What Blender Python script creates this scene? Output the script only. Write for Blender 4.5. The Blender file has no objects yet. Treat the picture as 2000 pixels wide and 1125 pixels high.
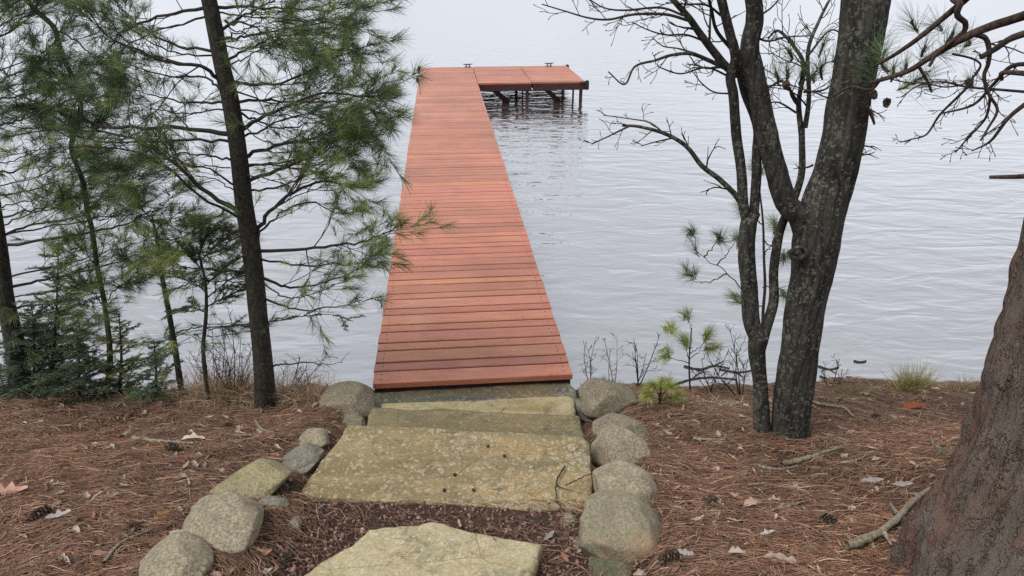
import bpy, math, random
import numpy as np
from mathutils import Vector, noise as mn
RS = np.random.RandomState(7); random.seed(7)
S = bpy.context.scene
COL = S.collection
# ------------------------------------------------------------------ camera, sky, sun, exposure
F = 1428.0; CZ = 2.75
TH = math.atan(642/1428.0); CT, ST = math.cos(TH), math.sin(TH)
cam = bpy.data.cameras.new('camera'); camo = bpy.data.objects.new('camera', cam); COL.objects.link(camo)
camo.location = (0, 0, CZ); camo.rotation_euler = (math.pi/2-TH, 0, 0)
cam.sensor_width = 36; cam.lens = 36*F/2000; cam.clip_start = 0.05; cam.clip_end = 3000
S.camera = camo
SUN_EL, SUN_AZ = math.radians(58), math.radians(-125)
wd = bpy.data.worlds.new('World'); S.world = wd; wd.use_nodes = True
nt = wd.node_tree; nt.nodes.clear()
def nd(nt, t, **k):
    n = nt.nodes.new(t)
    for a, b in k.items():
        if a.startswith('i_'):
            key = a[2:].replace('_', ' ')
            n.inputs[int(key) if key.isdigit() else key].default_value = b
        else: setattr(n, a, b)
    return n
def lk(nt, a, b, ao=0, bi=0):
    nt.links.new(a.outputs[ao], b.inputs[bi])
def ramp(nt, src, stops, out=0, interp='LINEAR'):
    r = nt.nodes.new('ShaderNodeValToRGB'); e = r.color_ramp.elements; r.color_ramp.interpolation = interp
    while len(e) < len(stops): e.new(.5)
    for q, (p, c) in zip(e, stops):
        q.position = p; q.color = (c, c, c, 1) if not hasattr(c, '__len__') else (*c, 1)
    nt.links.new(src.outputs[out], r.inputs[0]); return r
def mixc(nt, fac, a, b, mode='MIX', fo=0):
    m = nt.nodes.new('ShaderNodeMix'); m.data_type = 'RGBA'; m.blend_type = mode
    for s, i in ((fac, 0), (a, 6), (b, 7)):
        if isinstance(s, (int, float)): m.inputs[i].default_value = s
        elif isinstance(s, tuple) and not isinstance(s[0], bpy.types.Node): m.inputs[i].default_value = (*s, 1)
        elif isinstance(s, tuple): nt.links.new(s[0].outputs[s[1]], m.inputs[i])
        else: nt.links.new(s.outputs[2 if s.bl_idname == 'ShaderNodeMix' else 0], m.inputs[i])
    return m
def math_(nt, op, a, b=None, c=None):
    m = nt.nodes.new('ShaderNodeMath'); m.operation = op
    for s, i in ((a, 0), (b, 1), (c, 2)):
        if s is None: continue
        if isinstance(s, (int, float)): m.inputs[i].default_value = s
        elif isinstance(s, tuple): nt.links.new(s[0].outputs[s[1]], m.inputs[i])
        else: nt.links.new(s.outputs[2 if s.bl_idname == 'ShaderNodeMix' else 0], m.inputs[i])
    return m
sky = nd(nt, 'ShaderNodeTexSky', sky_type='NISHITA', sun_disc=False, sun_elevation=SUN_EL, sun_rotation=SUN_AZ)
hs = nd(nt, 'ShaderNodeHueSaturation'); hs.inputs['Saturation'].default_value = .2; nt.links.new(sky.outputs[0], hs.inputs['Color'])
over = mixc(nt, .85, hs, (7.6, 7.95, 8.6))
tc = nd(nt, 'ShaderNodeTexCoord'); sep = nd(nt, 'ShaderNodeSeparateXYZ'); lk(nt, tc, sep)
fy = nd(nt, 'ShaderNodeMapRange'); nt.links.new(sep.outputs[1], fy.inputs[0])
fy.inputs[1].default_value = -.7; fy.inputs[2].default_value = .9; fy.inputs[3].default_value = .95; fy.inputs[4].default_value = 1.0
fz = nd(nt, 'ShaderNodeMapRange'); nt.links.new(sep.outputs[2], fz.inputs[0])
fz.inputs[1].default_value = .1; fz.inputs[2].default_value = .95; fz.inputs[3].default_value = 1.0; fz.inputs[4].default_value = .80
cn = nd(nt, 'ShaderNodeTexNoise'); nt.links.new(tc.outputs[0], cn.inputs['Vector']); cn.inputs['Scale'].default_value = 2.3; cn.inputs['Detail'].default_value = 4
cm = nd(nt, 'ShaderNodeMapRange'); nt.links.new(cn.outputs[0], cm.inputs[0]); cm.inputs[1].default_value = .3; cm.inputs[2].default_value = .7; cm.inputs[3].default_value = .86; cm.inputs[4].default_value = 1.1
f1 = math_(nt, 'MULTIPLY', fy, fz); f2 = math_(nt, 'MULTIPLY', f1, cm)
vm = nd(nt, 'ShaderNodeVectorMath', operation='SCALE'); nt.links.new(over.outputs[2], vm.inputs[0]); nt.links.new(f2.outputs[0], vm.inputs[3])
bg = nd(nt, 'ShaderNodeBackground'); bg.inputs[1].default_value = .115; lk(nt, vm, bg); wo = nd(nt, 'ShaderNodeOutputWorld'); lk(nt, bg, wo)
sun = bpy.data.lights.new('sun', 'SUN'); sun.energy = 2.6; sun.angle = math.radians(30); sun.color = (1, .96, .9)
suno = bpy.data.objects.new('sun', sun); COL.objects.link(suno)
sd = Vector((math.sin(SUN_AZ)*math.cos(SUN_EL), math.cos(SUN_AZ)*math.cos(SUN_EL), math.sin(SUN_EL)))
suno.rotation_euler = sd.to_track_quat('Z', 'Y').to_euler()
S.view_settings.view_transform = 'Standard'; S.view_settings.look = 'None'; S.view_settings.exposure = .09; S.view_settings.gamma = 1
S.render.engine = 'CYCLES'; S.cycles.max_bounces = 6; S.cycles.use_denoising = False

# ------------------------------------------------------------------ photo ray -> place in the world
def ray(px, py):
    dx = (px-1000)/F; dy = (562.5-py)/F
    return np.array([dx, CT+dy*ST, -ST+dy*CT])
def P(px, py, D):
    d = ray(px, py); return np.array([0, 0, CZ]) + d*(D/d[1])
def PZ(px, py, z):
    d = ray(px, py); return np.array([0, 0, CZ]) + d*((z-CZ)/d[2])
def scl(px, py, D):                       # metres per photo pixel there
    return (D/ray(px, py)[1])/F
def sn(x, y, seed=0):
    return (np.sin(x*1.3+seed)*np.cos(y*1.7+seed*2.1)+.5*np.sin(x*3.1+y*2.3+seed)+.25*np.sin(x*7.7-y*6.1+seed*3)+.15*np.sin(x*15+y*13.3))/1.9
def terrain(x, y):
    x = np.asarray(x, float); y = np.asarray(y, float)
    ys = y + .10*np.exp(-((x+2.2)/1.2)**2) + .06*sn(x*1.4, y*.6, 3) + .04*sn(x*5.5, y*2, 8)
    z = np.interp(ys, [-12, 0, 1.2, 1.8, 2.3, 2.8, 3.2, 3.6, 3.95, 4.2, 4.5, 6, 15, 60], [3.5, 1.5, 1.16, 1.0, .86, .68, .54, .42, .31, .09, -.12, -.6, -2, -4])
    z = z + .035*sn(x*2.2, y*2.5, 1)*np.clip((4.3-ys), 0, 1) + .010*sn(x*11, y*12, 5)
    # path trench for steps and gravel
    w = np.exp(-((x-(-.12-.02*y))/.46)**4)*np.clip((y-1.5)/.3, 0, 1)*np.clip((4.0-y)/.3, 0, 1)
    zp = np.interp(y, [1.2, 1.6, 2.0, 2.26, 2.4, 2.8, 3.3, 3.9, 4.3], [.98, .90, .83, .81, .62, .48, .32, .16, 0])
    zp = zp + .006*sn(x*13, y*11, 2)
    w = np.exp(-((x-(-.14-.02*y))/.66)**8)*np.clip((y-1.2)/.25, 0, 1)
    return np.minimum(z, z*(1-w)+zp*w)
def hit(px, py):
    d = ray(px, py); lo, hi = .5, 8
    for t in np.arange(1.0, 9, .02):
        p = np.array([0, 0, CZ])+d*t
        if p[2] <= float(terrain(p[0], p[1])): return p
    return PZ(px, py, 0)

# ------------------------------------------------------------------ mesh helpers
def mesh(name, V, Q, smooth=True, col=None):
    V = np.asarray(V, np.float32).reshape(-1, 3); Q = np.asarray(Q, np.int32)
    k = Q.shape[1]
    me = bpy.data.meshes.new(name)
    me.vertices.add(len(V)); me.vertices.foreach_set('co', V.ravel())
    me.loops.add(Q.size); me.loops.foreach_set('vertex_index', Q.ravel())
    me.polygons.add(len(Q)); me.polygons.foreach_set('loop_start', np.arange(0, Q.size, k, dtype=np.int32))
    me.polygons.foreach_set('use_smooth', np.full(len(Q), smooth))
    me.update(calc_edges=True)
    if col is not None:
        a = me.color_attributes.new('Col', 'FLOAT_COLOR', 'POINT')
        c = np.ones((len(V), 4), np.float32); c[:, :3] = np.asarray(col).reshape(-1, 3); a.data.foreach_set('color', c.ravel())
    return me
def tagit(o, label=None, cat=None, group=None, kind=None):
    if label: o['label'] = label
    if cat: o['category'] = cat
    if group: o['group'] = group
    if kind: o['kind'] = kind
    return o
def put(name, me, mat=None, parent=None):
    o = bpy.data.objects.new(name, me); COL.objects.link(o)
    if mat and not me.materials: me.materials.append(mat)
    if parent:
        o.parent = parent
        top = parent
        if top.type == 'EMPTY': o.location = [-c for c in top.location]
    return o
def thing(name, label, cat, loc, group=None):
    o = bpy.data.objects.new(name, None); COL.objects.link(o); o.location = tuple(float(c) for c in loc); o.empty_display_size = .1
    return tagit(o, label, cat, group)
def nrm(v):
    v = np.asarray(v, float); return v/(np.linalg.norm(v, axis=-1, keepdims=True)+1e-9)
class MB:
    def __init__(s): s.V = []; s.Q = []; s.C = []; s.n = 0
    def add(s, V, Q, c=(1, 1, 1)):
        V = np.asarray(V, float).reshape(-1, 3); s.V.append(V); s.Q.append(np.asarray(Q, int)+s.n); s.n += len(V)
        c = np.asarray(c, float); s.C.append(np.broadcast_to(c, (len(V), 3)) if c.ndim == 1 else c)
    def tube(s, pts, rad, sides=6, c=(1, 1, 1), rough=0):
        pts = np.asarray(pts, float); n = len(pts); rad = np.broadcast_to(np.asarray(rad, float), (n,))
        T = nrm(np.gradient(pts, axis=0))
        ref = np.array([.3, .9, .1]) if abs(T[0, 1]) < .8 else np.array([.9, .1, .3])
        A = nrm(np.cross(T, ref)); B = np.cross(T, A)
        a = np.linspace(0, 2*np.pi, sides, endpoint=False)
        R = rad[:, None]*np.ones((1, sides))
        if rough: R = R*(1+rough*RS.randn(n, sides))
        V = pts[:, None]+R[..., None]*(np.cos(a)[None, :, None]*A[:, None]+np.sin(a)[None, :, None]*B[:, None])
        V = np.concatenate([V, np.repeat(pts[-1:, None]+T[-1:, None]*rad[-1]*.6, sides, 1)*1.0], 0)
        i = np.arange(n)[:, None]*sides; j = np.arange(sides)[None]; j2 = (j+1) % sides
        Q = np.stack([i+j, i+j2, i+sides+j2, i+sides+j], -1).reshape(-1, 4)
        s.add(V, Q, c)
    def blades(s, base, d, L, w, col, droop=0, tipw=.25, side=None, segs=2):
        base = np.asarray(base, float); n = len(base); d = nrm(d)
        L = np.broadcast_to(L, (n,))[:, None]; w = np.broadcast_to(w, (n,))[:, None]
        if side is None: side = nrm(np.cross(d, RS.randn(n, 3)))
        dr = np.broadcast_to(np.asarray(droop, float), (n,))[:, None]
        rows = []
        for k in range(segs+1):
            t = k/segs; c = base+d*L*t+np.array([0, 0, -1.])*dr*L*t*t
            ww = w*.5*(1-(1-tipw)*t**1.5); rows += [c-side*ww, c+side*ww]
        V = np.stack(rows, 1).reshape(-1, 3); m = 2*(segs+1)
        q = np.array([[2*k, 2*k+1, 2*k+3, 2*k+2] for k in range(segs)])
        Q = (np.arange(n)[:, None, None]*m+q[None]).reshape(-1, 4)
        col = np.broadcast_to(np.asarray(col, float), (n, 3)); s.add(V, Q, np.repeat(col, m, 0))
    def box(s, c, sx, sy, sz, R=None, col=(1, 1, 1)):
        v = np.array([[x, y, z] for x in (-.5, .5) for y in (-.5, .5) for z in (-.5, .5)])*np.array([sx, sy, sz])
        if R is not None: v = v@np.asarray(R).T
        s.add(v+np.asarray(c), [[0, 1, 3, 2], [4, 6, 7, 5], [0, 4, 5, 1], [2, 3, 7, 6], [0, 2, 6, 4], [1, 5, 7, 3]], col)
    def build(s, name, mat, parent=None, smooth=True):
        return put(name, mesh(name, np.concatenate(s.V), np.concatenate(s.Q), smooth, np.concatenate(s.C)), mat, parent)
def smooth(pts, n=24):
    pts = np.asarray(pts, float); m = len(pts)
    if m == 2: return pts[0]+(pts[1]-pts[0])*np.linspace(0, 1, n)[:, None]
    q = np.vstack([2*pts[0]-pts[1], pts, 2*pts[-1]-pts[-2]]); out = []
    for t in np.linspace(0, m-1-1e-6, n):
        i = int(t); u = t-i; a, b, c, d = q[i], q[i+1], q[i+2], q[i+3]
        out.append(.5*((2*b)+(-a+c)*u+(2*a-5*b+4*c-d)*u*u+(-a+3*b-3*c+d)*u**3))
    return np.array(out)

# ------------------------------------------------------------------ materials
def newmat(name):
    m = bpy.data.materials.new(name); m.use_nodes = True; t = m.node_tree; t.nodes.clear()
    o = t.nodes.new('ShaderNodeOutputMaterial'); b = t.nodes.new('ShaderNodeBsdfPrincipled'); t.links.new(b.outputs[0], o.inputs[0])
    b.inputs['Roughness'].default_value = .85; b.inputs['Specular IOR Level'].default_value = .3
    return m, t, b, o
def coords(t, scale=(1, 1, 1), rot=(0, 0, 0)):
    c = t.nodes.new('ShaderNodeTexCoord'); mp = t.nodes.new('ShaderNodeMapping'); mp.inputs['Scale'].default_value = scale; mp.inputs['Rotation'].default_value = rot
    t.links.new(c.outputs['Object'], mp.inputs[0]); return mp
def noi(t, vec, scale, detail=4, rough=.55, dist=0):
    n = t.nodes.new('ShaderNodeTexNoise'); t.links.new(vec.outputs[0], n.inputs['Vector']); n.inputs['Scale'].default_value = scale
    n.inputs['Detail'].default_value = detail; n.inputs['Roughness'].default_value = rough; n.inputs['Distortion'].default_value = dist; return n
def vor(t, vec, scale, feature='F1', rnd=1):
    n = t.nodes.new('ShaderNodeTexVoronoi'); n.feature = feature; t.links.new(vec.outputs[0], n.inputs['Vector']); n.inputs['Scale'].default_value = scale
    n.inputs['Randomness'].default_value = rnd; return n
def bump(t, b, h, strength, dist, prev=None, out=0):
    n = t.nodes.new('ShaderNodeBump'); n.inputs['Strength'].default_value = strength; n.inputs['Distance'].default_value = dist
    t.links.new(h.outputs[2 if h.bl_idname == 'ShaderNodeMix' else out], n.inputs['Height'])
    if prev: t.links.new(prev.outputs[0], n.inputs['Normal'])
    t.links.new(n.outputs[0], b.inputs['Normal']); return n
def setc(t, b, n): t.links.new(n.outputs[2 if n.bl_idname == 'ShaderNodeMix' else 0], b.inputs['Base Color'])
def attr_mat(name, base=(1, 1, 1), rough=.8, transl=0, spec=.3, var=.25):
    m, t, b, o = newmat(name); a = t.nodes.new('ShaderNodeAttribute'); a.attribute_name = 'Col'
    c = mixc(t, 1.0, a, base, 'MULTIPLY'); b.inputs['Roughness'].default_value = rough; b.inputs['Specular IOR Level'].default_value = spec
    n = noi(t, coords(t), 30, 3); r = ramp(t, n, [(.3, 1-var), (.7, 1+var)]); c = mixc(t, 1.0, c, r, 'MULTIPLY'); setc(t, b, c)
    if transl:
        tr = t.nodes.new('ShaderNodeBsdfTranslucent'); t.links.new(c.outputs[2], tr.inputs[0]); mx = t.nodes.new('ShaderNodeMixShader'); mx.inputs[0].default_value = transl
        t.links.new(b.outputs[0], mx.inputs[1]); t.links.new(tr.outputs[0], mx.inputs[2]); t.links.new(mx.outputs[0], o.inputs[0])
    return m
M = {}
M['needle'] = attr_mat('pine_needles', rough=.55, transl=.25, spec=.4)
M['litter'] = attr_mat('needle_litter', rough=.75, var=.2)
M['leaf'] = attr_mat('dry_leaf', rough=.7, transl=.1)
M['grass'] = attr_mat('dry_grass', rough=.7, transl=.2)
M['plain'] = attr_mat('plain_bark', rough=.9)
M['pebble'] = attr_mat('pebble', rough=.8, var=.35)

def bark_mat(name, dark, light, lichen=None, lichen_amt=.5, sc=1.0, stretch=.18, bd=.012, lsc=30):
    m, t, b, o = newmat(name)
    v = coords(t, (1, 1, stretch)); n1 = noi(t, v, 34*sc, 6, .65, .6); v2 = vor(t, v, 26*sc, 'DISTANCE_TO_EDGE'); n3 = noi(t, coords(t), 4, 4)
    n5 = noi(t, coords(t, (1, 1, stretch*2.2)), 95*sc, 5, .7)
    h = math_(t, 'ADD', math_(t, 'MULTIPLY', n1, .75), math_(t, 'ADD', math_(t, 'MINIMUM', math_(t, 'MULTIPLY', v2, 1.2), .18), math_(t, 'MULTIPLY', n5, .3)))
    r = ramp(t, h, [(.36, dark), (.56, tuple((p+q)*.42 for p, q in zip(dark, light))), (.82, light)])
    c = mixc(t, 1.0, r, ramp(t, n3, [(.3, .7), (.7, 1.25)]), 'MULTIPLY')
    if lichen:
        nd2 = noi(t, coords(t), 70, 4, .7); nw = noi(t, coords(t), 38, 4, .7); wv = t.nodes.new('ShaderNodeVectorMath'); wv.operation = 'MULTIPLY_ADD'; t.links.new(nw.outputs[1], wv.inputs[0]); wv.inputs[1].default_value = (.07, .07, .07); t.links.new(coords(t).outputs[0], wv.inputs[2])
        vl = vor(t, wv, lsc); nl = noi(t, coords(t), 6, 5, .65)
        k = math_(t, 'ADD', math_(t, 'SUBTRACT', nl, (vl, 0)), math_(t, 'MULTIPLY', nd2, .5))
        f = ramp(t, k, [(.56-lichen_amt*.5, 0.0), (.66-lichen_amt*.5, .85)])
        c = mixc(t, f, c, mixc(t, nd2, tuple(x*.6 for x in lichen), lichen))
    setc(t, b, c); b.inputs['Roughness'].default_value = .95; b.inputs['Specular IOR Level'].default_value = .15
    bump(t, b, h, 1.0, bd); return m
M['oak'] = bark_mat('oak_bark', (.013, .012, .011), (.082, .076, .067), (.20, .205, .165), .35, 1.0, .14, .014, 48)
M['pinebark'] = bark_mat('pine_bark', (.018, .016, .013), (.075, .068, .055), (.14, .14, .11), .12, 1.6, .5, .005, 60)
M['twig'] = bark_mat('twig_bark', (.016, .013, .012), (.075, .062, .053), None, 0, 3, .4, .001)
M['mossy'] = bark_mat('mossy_bark', (.02, .022, .012), (.09, .10, .055), (.12, .14, .07), .3, 2, .4, .003)
M['redtwig'] = bark_mat('reddish_branch_bark', (.022, .016, .014), (.10, .072, .06), None, 0, 2.5, .3, .004)
M['palewood'] = bark_mat('weathered_stick', (.10, .085, .06), (.33, .29, .21), (.40, .38, .30), .15, 2, .4, .002)
def redpine():
    m, t, b, o = newmat('red_pine_bark')
    v = coords(t, (1, 1, .30)); w = noi(t, v, 7, 6, .7)
    add = t.nodes.new('ShaderNodeVectorMath'); add.operation = 'MULTIPLY_ADD'; t.links.new(w.outputs[1], add.inputs[0]); add.inputs[1].default_value = (.45, .45, .35); t.links.new(v.outputs[0], add.inputs[2])
    ve = vor(t, add, 11, 'DISTANCE_TO_EDGE'); n1 = noi(t, add, 6, 8, .7); n2 = noi(t, add, 40, 5, .6)
    c = mixc(t, ramp(t, n1, [(.49, 0.0), (.57, 1.0)]), (.205, .168, .14), (.22, .12, .092))
    c = mixc(t, ramp(t, n2, [(.4, 0.0), (.75, .6)]), c, (.20, .18, .15))
    c = mixc(t, math_(t, 'MULTIPLY', ramp(t, ve, [(.0, 1.0), (.04, 0.0)]), ramp(t, noi(t, v, 9, 4, .7), [(.38, .15), (.55, .9)])), c, (.028, .018, .015))
    setc(t, b, c); b.inputs['Roughness'].default_value = .9; b.inputs['Specular IOR Level'].default_value = .2
    st_ = ramp(t, noi(t, add, 4, 3, .5), [(.40, 0.0), (.43, .45), (.52, .5), (.54, .95), (.62, 1.0)]); h = math_(t, 'ADD', math_(t, 'ADD', math_(t, 'MINIMUM', math_(t, 'MULTIPLY', ve, 3.5), .35), math_(t, 'MULTIPLY', st_, 1.0)), math_(t, 'ADD', math_(t, 'MULTIPLY', n1, 1.5), math_(t, 'MULTIPLY', n2, .6)))
    bump(t, b, h, 1.0, .022); return m
M['redpine'] = redpine()
def granite(name, a, c2, tint=None, speck=1.0):
    m, t, b, o = newmat(name); v = coords(t)
    n0 = noi(t, v, 3.5, 6, .7); n1 = noi(t, v, 110, 3, .7); n2 = noi(t, v, 14, 5, .65); vo = vor(t, v, 170)
    c = mixc(t, ramp(t, n2, [(.35, 0.0), (.65, 1.0)]), a, c2)
    c = mixc(t, 1.0, c, ramp(t, noi(t, coords(t, (1, 1, 2.5), (.3, .2, 0)), 5, 6, .7, .6), [(.3, .68), (.7, 1.3)]), 'MULTIPLY')
    vl = vor(t, v, 60); c = mixc(t, math_(t, 'MULTIPLY', ramp(t, vl, [(.22, 1.0), (.3, 0.0)]), ramp(t, noi(t, v, 6, 3), [(.52, 0.0), (.6, .55)])), c, (.36, .35, .27))
    c = mixc(t, 1.0, c, ramp(t, n1, [(.36, 1-.55*speck), (.62, 1+.5*speck)]), 'MULTIPLY')
    c = mixc(t, ramp(t, (vo), [(.0, 0.0), (.5, .35*speck)], 1), c, tuple(x*1.7 for x in a))
    if tint: c = mixc(t, ramp(t, n0, [(.5, 0.0), (.62, .7)]), c, tint)
    n4 = noi(t, v, 26, 4, .6); c = mixc(t, ramp(t, n4, [(.58, 0.0), (.72, .4)]), c, (.075, .070, .045))
    setc(t, b, c); b.inputs['Roughness'].default_value = .95; b.inputs['Specular IOR Level'].default_value = .2
    h = math_(t, 'ADD', n2, math_(t, 'MULTIPLY', n1, .35)); bump(t, b, h, .9, .008); return m
M['gr_grey'] = granite('grey_granite', (.19, .163, .115), (.31, .265, .19))
M['gr_dark'] = granite('dark_granite', (.145, .127, .09), (.235, .20, .145))
M['gr_olive'] = granite('olive_granite', (.19, .165, .095), (.27, .235, .14), None, .9)
M['gr_tan'] = granite('tan_granite', (.21, .185, .13), (.14, .13, .09), (.36, .24, .15), .9)
M['gr_green'] = granite('green_stone', (.085, .085, .055), (.14, .14, .095), None, .5)
M['gr_layer'] = granite('layered_stone', (.13, .125, .10), (.24, .22, .18), None, .7)
def slabmat(name, a, bcol, lich, amt, streak=(.25, .17, .07), dark=(.06, .07, .05), ls=27):
    m, t, b, o = newmat(name); v = coords(t)
    n1 = noi(t, coords(t, (1.2, 4, 1), (0, 0, .35)), 2.2, 6, .6, .8); n2 = noi(t, v, 9, 6, .65); n3 = noi(t, v, 90, 4, .7); nm = noi(t, v, 3.2, 4, .6)
    c = mixc(t, ramp(t, n1, [(.38, 0.0), (.62, 1.0)]), a, bcol)
    c = mixc(t, ramp(t, noi(t, coords(t, (.8, 3.2, 1), (0, 0, .28)), 2.6, 4, .6, .5), [(.52, 0.0), (.66, .75)]), c, streak)
    c = mixc(t, ramp(t, n2, [(.52, 0.0), (.72, .6)]), c, dark)
    # crustose lichen: round pale patches with broken rims
    wv = t.nodes.new('ShaderNodeVectorMath'); wv.operation = 'MULTIPLY_ADD'; t.links.new(noi(t, v, 40, 3).outputs[1], wv.inputs[0]); wv.inputs[1].default_value = (.03, .03, .03); t.links.new(v.outputs[0], wv.inputs[2])
    for sc_, am in ((ls, .43), (ls*1.9, .40)):
        vo = vor(t, wv, sc_)
        k = math_(t, 'ADD', (vo, 0), math_(t, 'MULTIPLY', math_(t, 'SUBTRACT', .62, nm), 1.4-amt))
        disc = ramp(t, k, [(am-.05, 1.0), (am, 0.0)]); ring = ramp(t, k, [(am-.24, .45), (am-.12, 1.0)])
        f = math_(t, 'MULTIPLY', math_(t, 'MULTIPLY', disc, ring), ramp(t, n3, [(.3, .45), (.6, 1.0)]))
        c = mixc(t, math_(t, 'MULTIPLY', f, amt), c, lich)
    c = mixc(t, 1.0, c, ramp(t, n3, [(.3, .72), (.7, 1.25)]), 'MULTIPLY')
    # hairline cracks
    vc = vor(t, coords(t, (1.5, 2.5, 1), (0, 0, .5)), 1.6, 'DISTANCE_TO_EDGE'); c = mixc(t, ramp(t, vc, [(0.0, .6), (.006, 0.0)]), c, (.05, .045, .03))
    setc(t, b, c); b.inputs['Roughness'].default_value = .9; b.inputs['Specular IOR Level'].default_value = .25
    bump(t, b, math_(t, 'ADD', math_(t, 'MULTIPLY', n1, 1.5), math_(t, 'ADD', n2, math_(t, 'MULTIPLY', n3, .3))), .8, .010); return m
M['slab4'] = slabmat('lichened_flagstone', (.20, .155, .082), (.28, .222, .125), (.42, .37, .26), .7, (.33, .225, .105))
M['slab5'] = slabmat('pale_flagstone', (.37, .315, .19), (.43, .37, .235), (.50, .45, .33), .55, (.34, .285, .15))
M['slab3'] = slabmat('olive_flagstone', (.14, .118, .065), (.19, .155, .09), (.30, .26, .17), .5, (.22, .16, .08))
M['slab2'] = slabmat('pale_yellow_flagstone', (.40, .33, .19), (.34, .29, .16), (.44, .39, .26), .4)
M['slab1'] = slabmat('blue_grey_flagstone', (.10, .105, .095), (.22, .18, .10), (.34, .32, .24), .6, (.20, .14, .07), (.05, .06, .06))
def deckmat():
    m, t, b, o = newmat('red_stained_boards'); a = t.nodes.new('ShaderNodeAttribute'); a.attribute_name = 'Col'
    v = coords(t, (1, 9, 9)); n1 = noi(t, v, 3.5, 7, .65, .6); n2 = noi(t, coords(t, (1.5, 40, 40)), 4, 4, .7); vo = vor(t, coords(t, (1, 2.2, 1)), 3.2)
    c = mixc(t, ramp(t, n1, [(.3, 0.0), (.7, 1.0)]), (.375, .126, .072), (.51, .196, .115))
    nw = noi(t, coords(t, (1.2, .5, 1)), 2.4, 6, .7, .5); c = mixc(t, ramp(t, nw, [(.52, 0.0), (.75, .3)]), c, (.48, .27, .19))
    ns = noi(t, coords(t, (1, 1, 1)), 9, 5, .7, .3); c = mixc(t, ramp(t, ns, [(.62, 0.0), (.74, .6)]), c, (.13, .055, .04))
    c = mixc(t, 1.0, c, a, 'MULTIPLY')
    c = mixc(t, 1.0, c, ramp(t, n2, [(.3, .84), (.7, 1.1)]), 'MULTIPLY')
    c = mixc(t, ramp(t, vo, [(.012, .85), (.06, 0.0)]), c, (.06, .026, .02))
    n5 = noi(t, coords(t, (1, 1, 1)), 1.3, 3); c = mixc(t, 1.0, c, ramp(t, n5, [(.35, .86), (.65, 1.1)]), 'MULTIPLY')
    setc(t, b, c); b.inputs['Roughness'].default_value = .42; b.inputs['Specular IOR Level'].default_value = .5
    bump(t, b, math_(t, 'ADD', n1, n2), .35, .004); return m
M['deck'] = deckmat()
def simple(name, c, rough=.7, spec=.3, metal=0, var=.3):
    m, t, b, o = newmat(name); n = noi(t, coords(t, (1, 1, 1)), 12, 5); setc(t, b, mixc(t, ramp(t, n, [(.3, 0.0), (.7, 1.0)]), tuple(x*(1-var) for x in c), tuple(x*(1+var) for x in c)))
    b.inputs['Roughness'].default_value = rough; b.inputs['Specular IOR Level'].default_value = spec; b.inputs['Metallic'].default_value = metal; bump(t, b, n, .3, .003); return m
M['beam'] = simple('dark_red_beam', (.045, .018, .015)); M['iron'] = simple('black_iron', (.015, .015, .016), .5, .5); M['rubber'] = simple('black_rubber', (.012, .012, .013), .6)
def groundmat():
    m, t, b, o = newmat('forest_floor'); v = coords(t)
    n1 = noi(t, v, 1.6, 5, .6); n2 = noi(t, v, 22, 6, .7); n3 = noi(t, coords(t, (1, 3, 1)), 70, 4, .7, 1.5)
    c = mixc(t, ramp(t, n1, [(.38, 0.0), (.62, 1.0)]), (.062, .033, .023), (.088, .058, .042))
    c = mixc(t, ramp(t, n3, [(.45, 0.0), (.7, .7)]), c, (.15, .085, .055))
    c = mixc(t, ramp(t, n2, [(.5, 0.0), (.75, .8)]), c, (.022, .015, .011))
    setc(t, b, c); b.inputs['Roughness'].default_value = 1; bump(t, b, math_(t, 'ADD', n2, n3), 1.0, .015); return m
M['ground'] = groundmat()
def watermat():
    m, t, b, o = newmat('lake_water'); t.nodes.remove(b)
    v1 = coords(t, (.75, 1.5, 1), (0, 0, .22)); v2 = coords(t, (.6, 1.6, 1), (0, 0, -.12)); v3 = coords(t, (.5, 1.9, 1), (0, 0, .05))
    a = noi(t, v1, 1.9, 3, .5, .7); c = noi(t, v2, 6.0, 3, .55, .6); e = noi(t, v3, 17, 2, .5, .3)
    h = math_(t, 'ADD', math_(t, 'MULTIPLY', a, 1.0), math_(t, 'ADD', math_(t, 'MULTIPLY', c, .22), math_(t, 'MULTIPLY', e, .025)))
    bp = t.nodes.new('ShaderNodeBump'); bp.inputs['Strength'].default_value = 1; bp.inputs['Distance'].default_value = .036; t.links.new(h.outputs[0], bp.inputs['Height'])
    fr = t.nodes.new('ShaderNodeFresnel'); fr.inputs[0].default_value = 1.33; t.links.new(bp.outputs[0], fr.inputs['Normal'])
    mr = t.nodes.new('ShaderNodeMapRange'); t.links.new(fr.outputs[0], mr.inputs[0]); mr.inputs[1].default_value = .02; mr.inputs[2].default_value = .42; mr.inputs[3].default_value = .46; mr.inputs[4].default_value = .985
    g = t.nodes.new('ShaderNodeBsdfGlossy'); g.inputs['Color'].default_value = (.93, .935, .95, 1); g.inputs['Roughness'].default_value = .02; t.links.new(bp.outputs[0], g.inputs['Normal'])
    d = t.nodes.new('ShaderNodeBsdfDiffuse'); d.inputs[0].default_value = (.15, .143, .148, 1)
    mx = t.nodes.new('ShaderNodeMixShader'); t.links.new(mr.outputs[0], mx.inputs[0]); t.links.new(d.outputs[0], mx.inputs[1]); t.links.new(g.outputs[0], mx.inputs[2]); t.links.new(mx.outputs[0], o.inputs[0]); return m
M['water'] = watermat()

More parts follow.
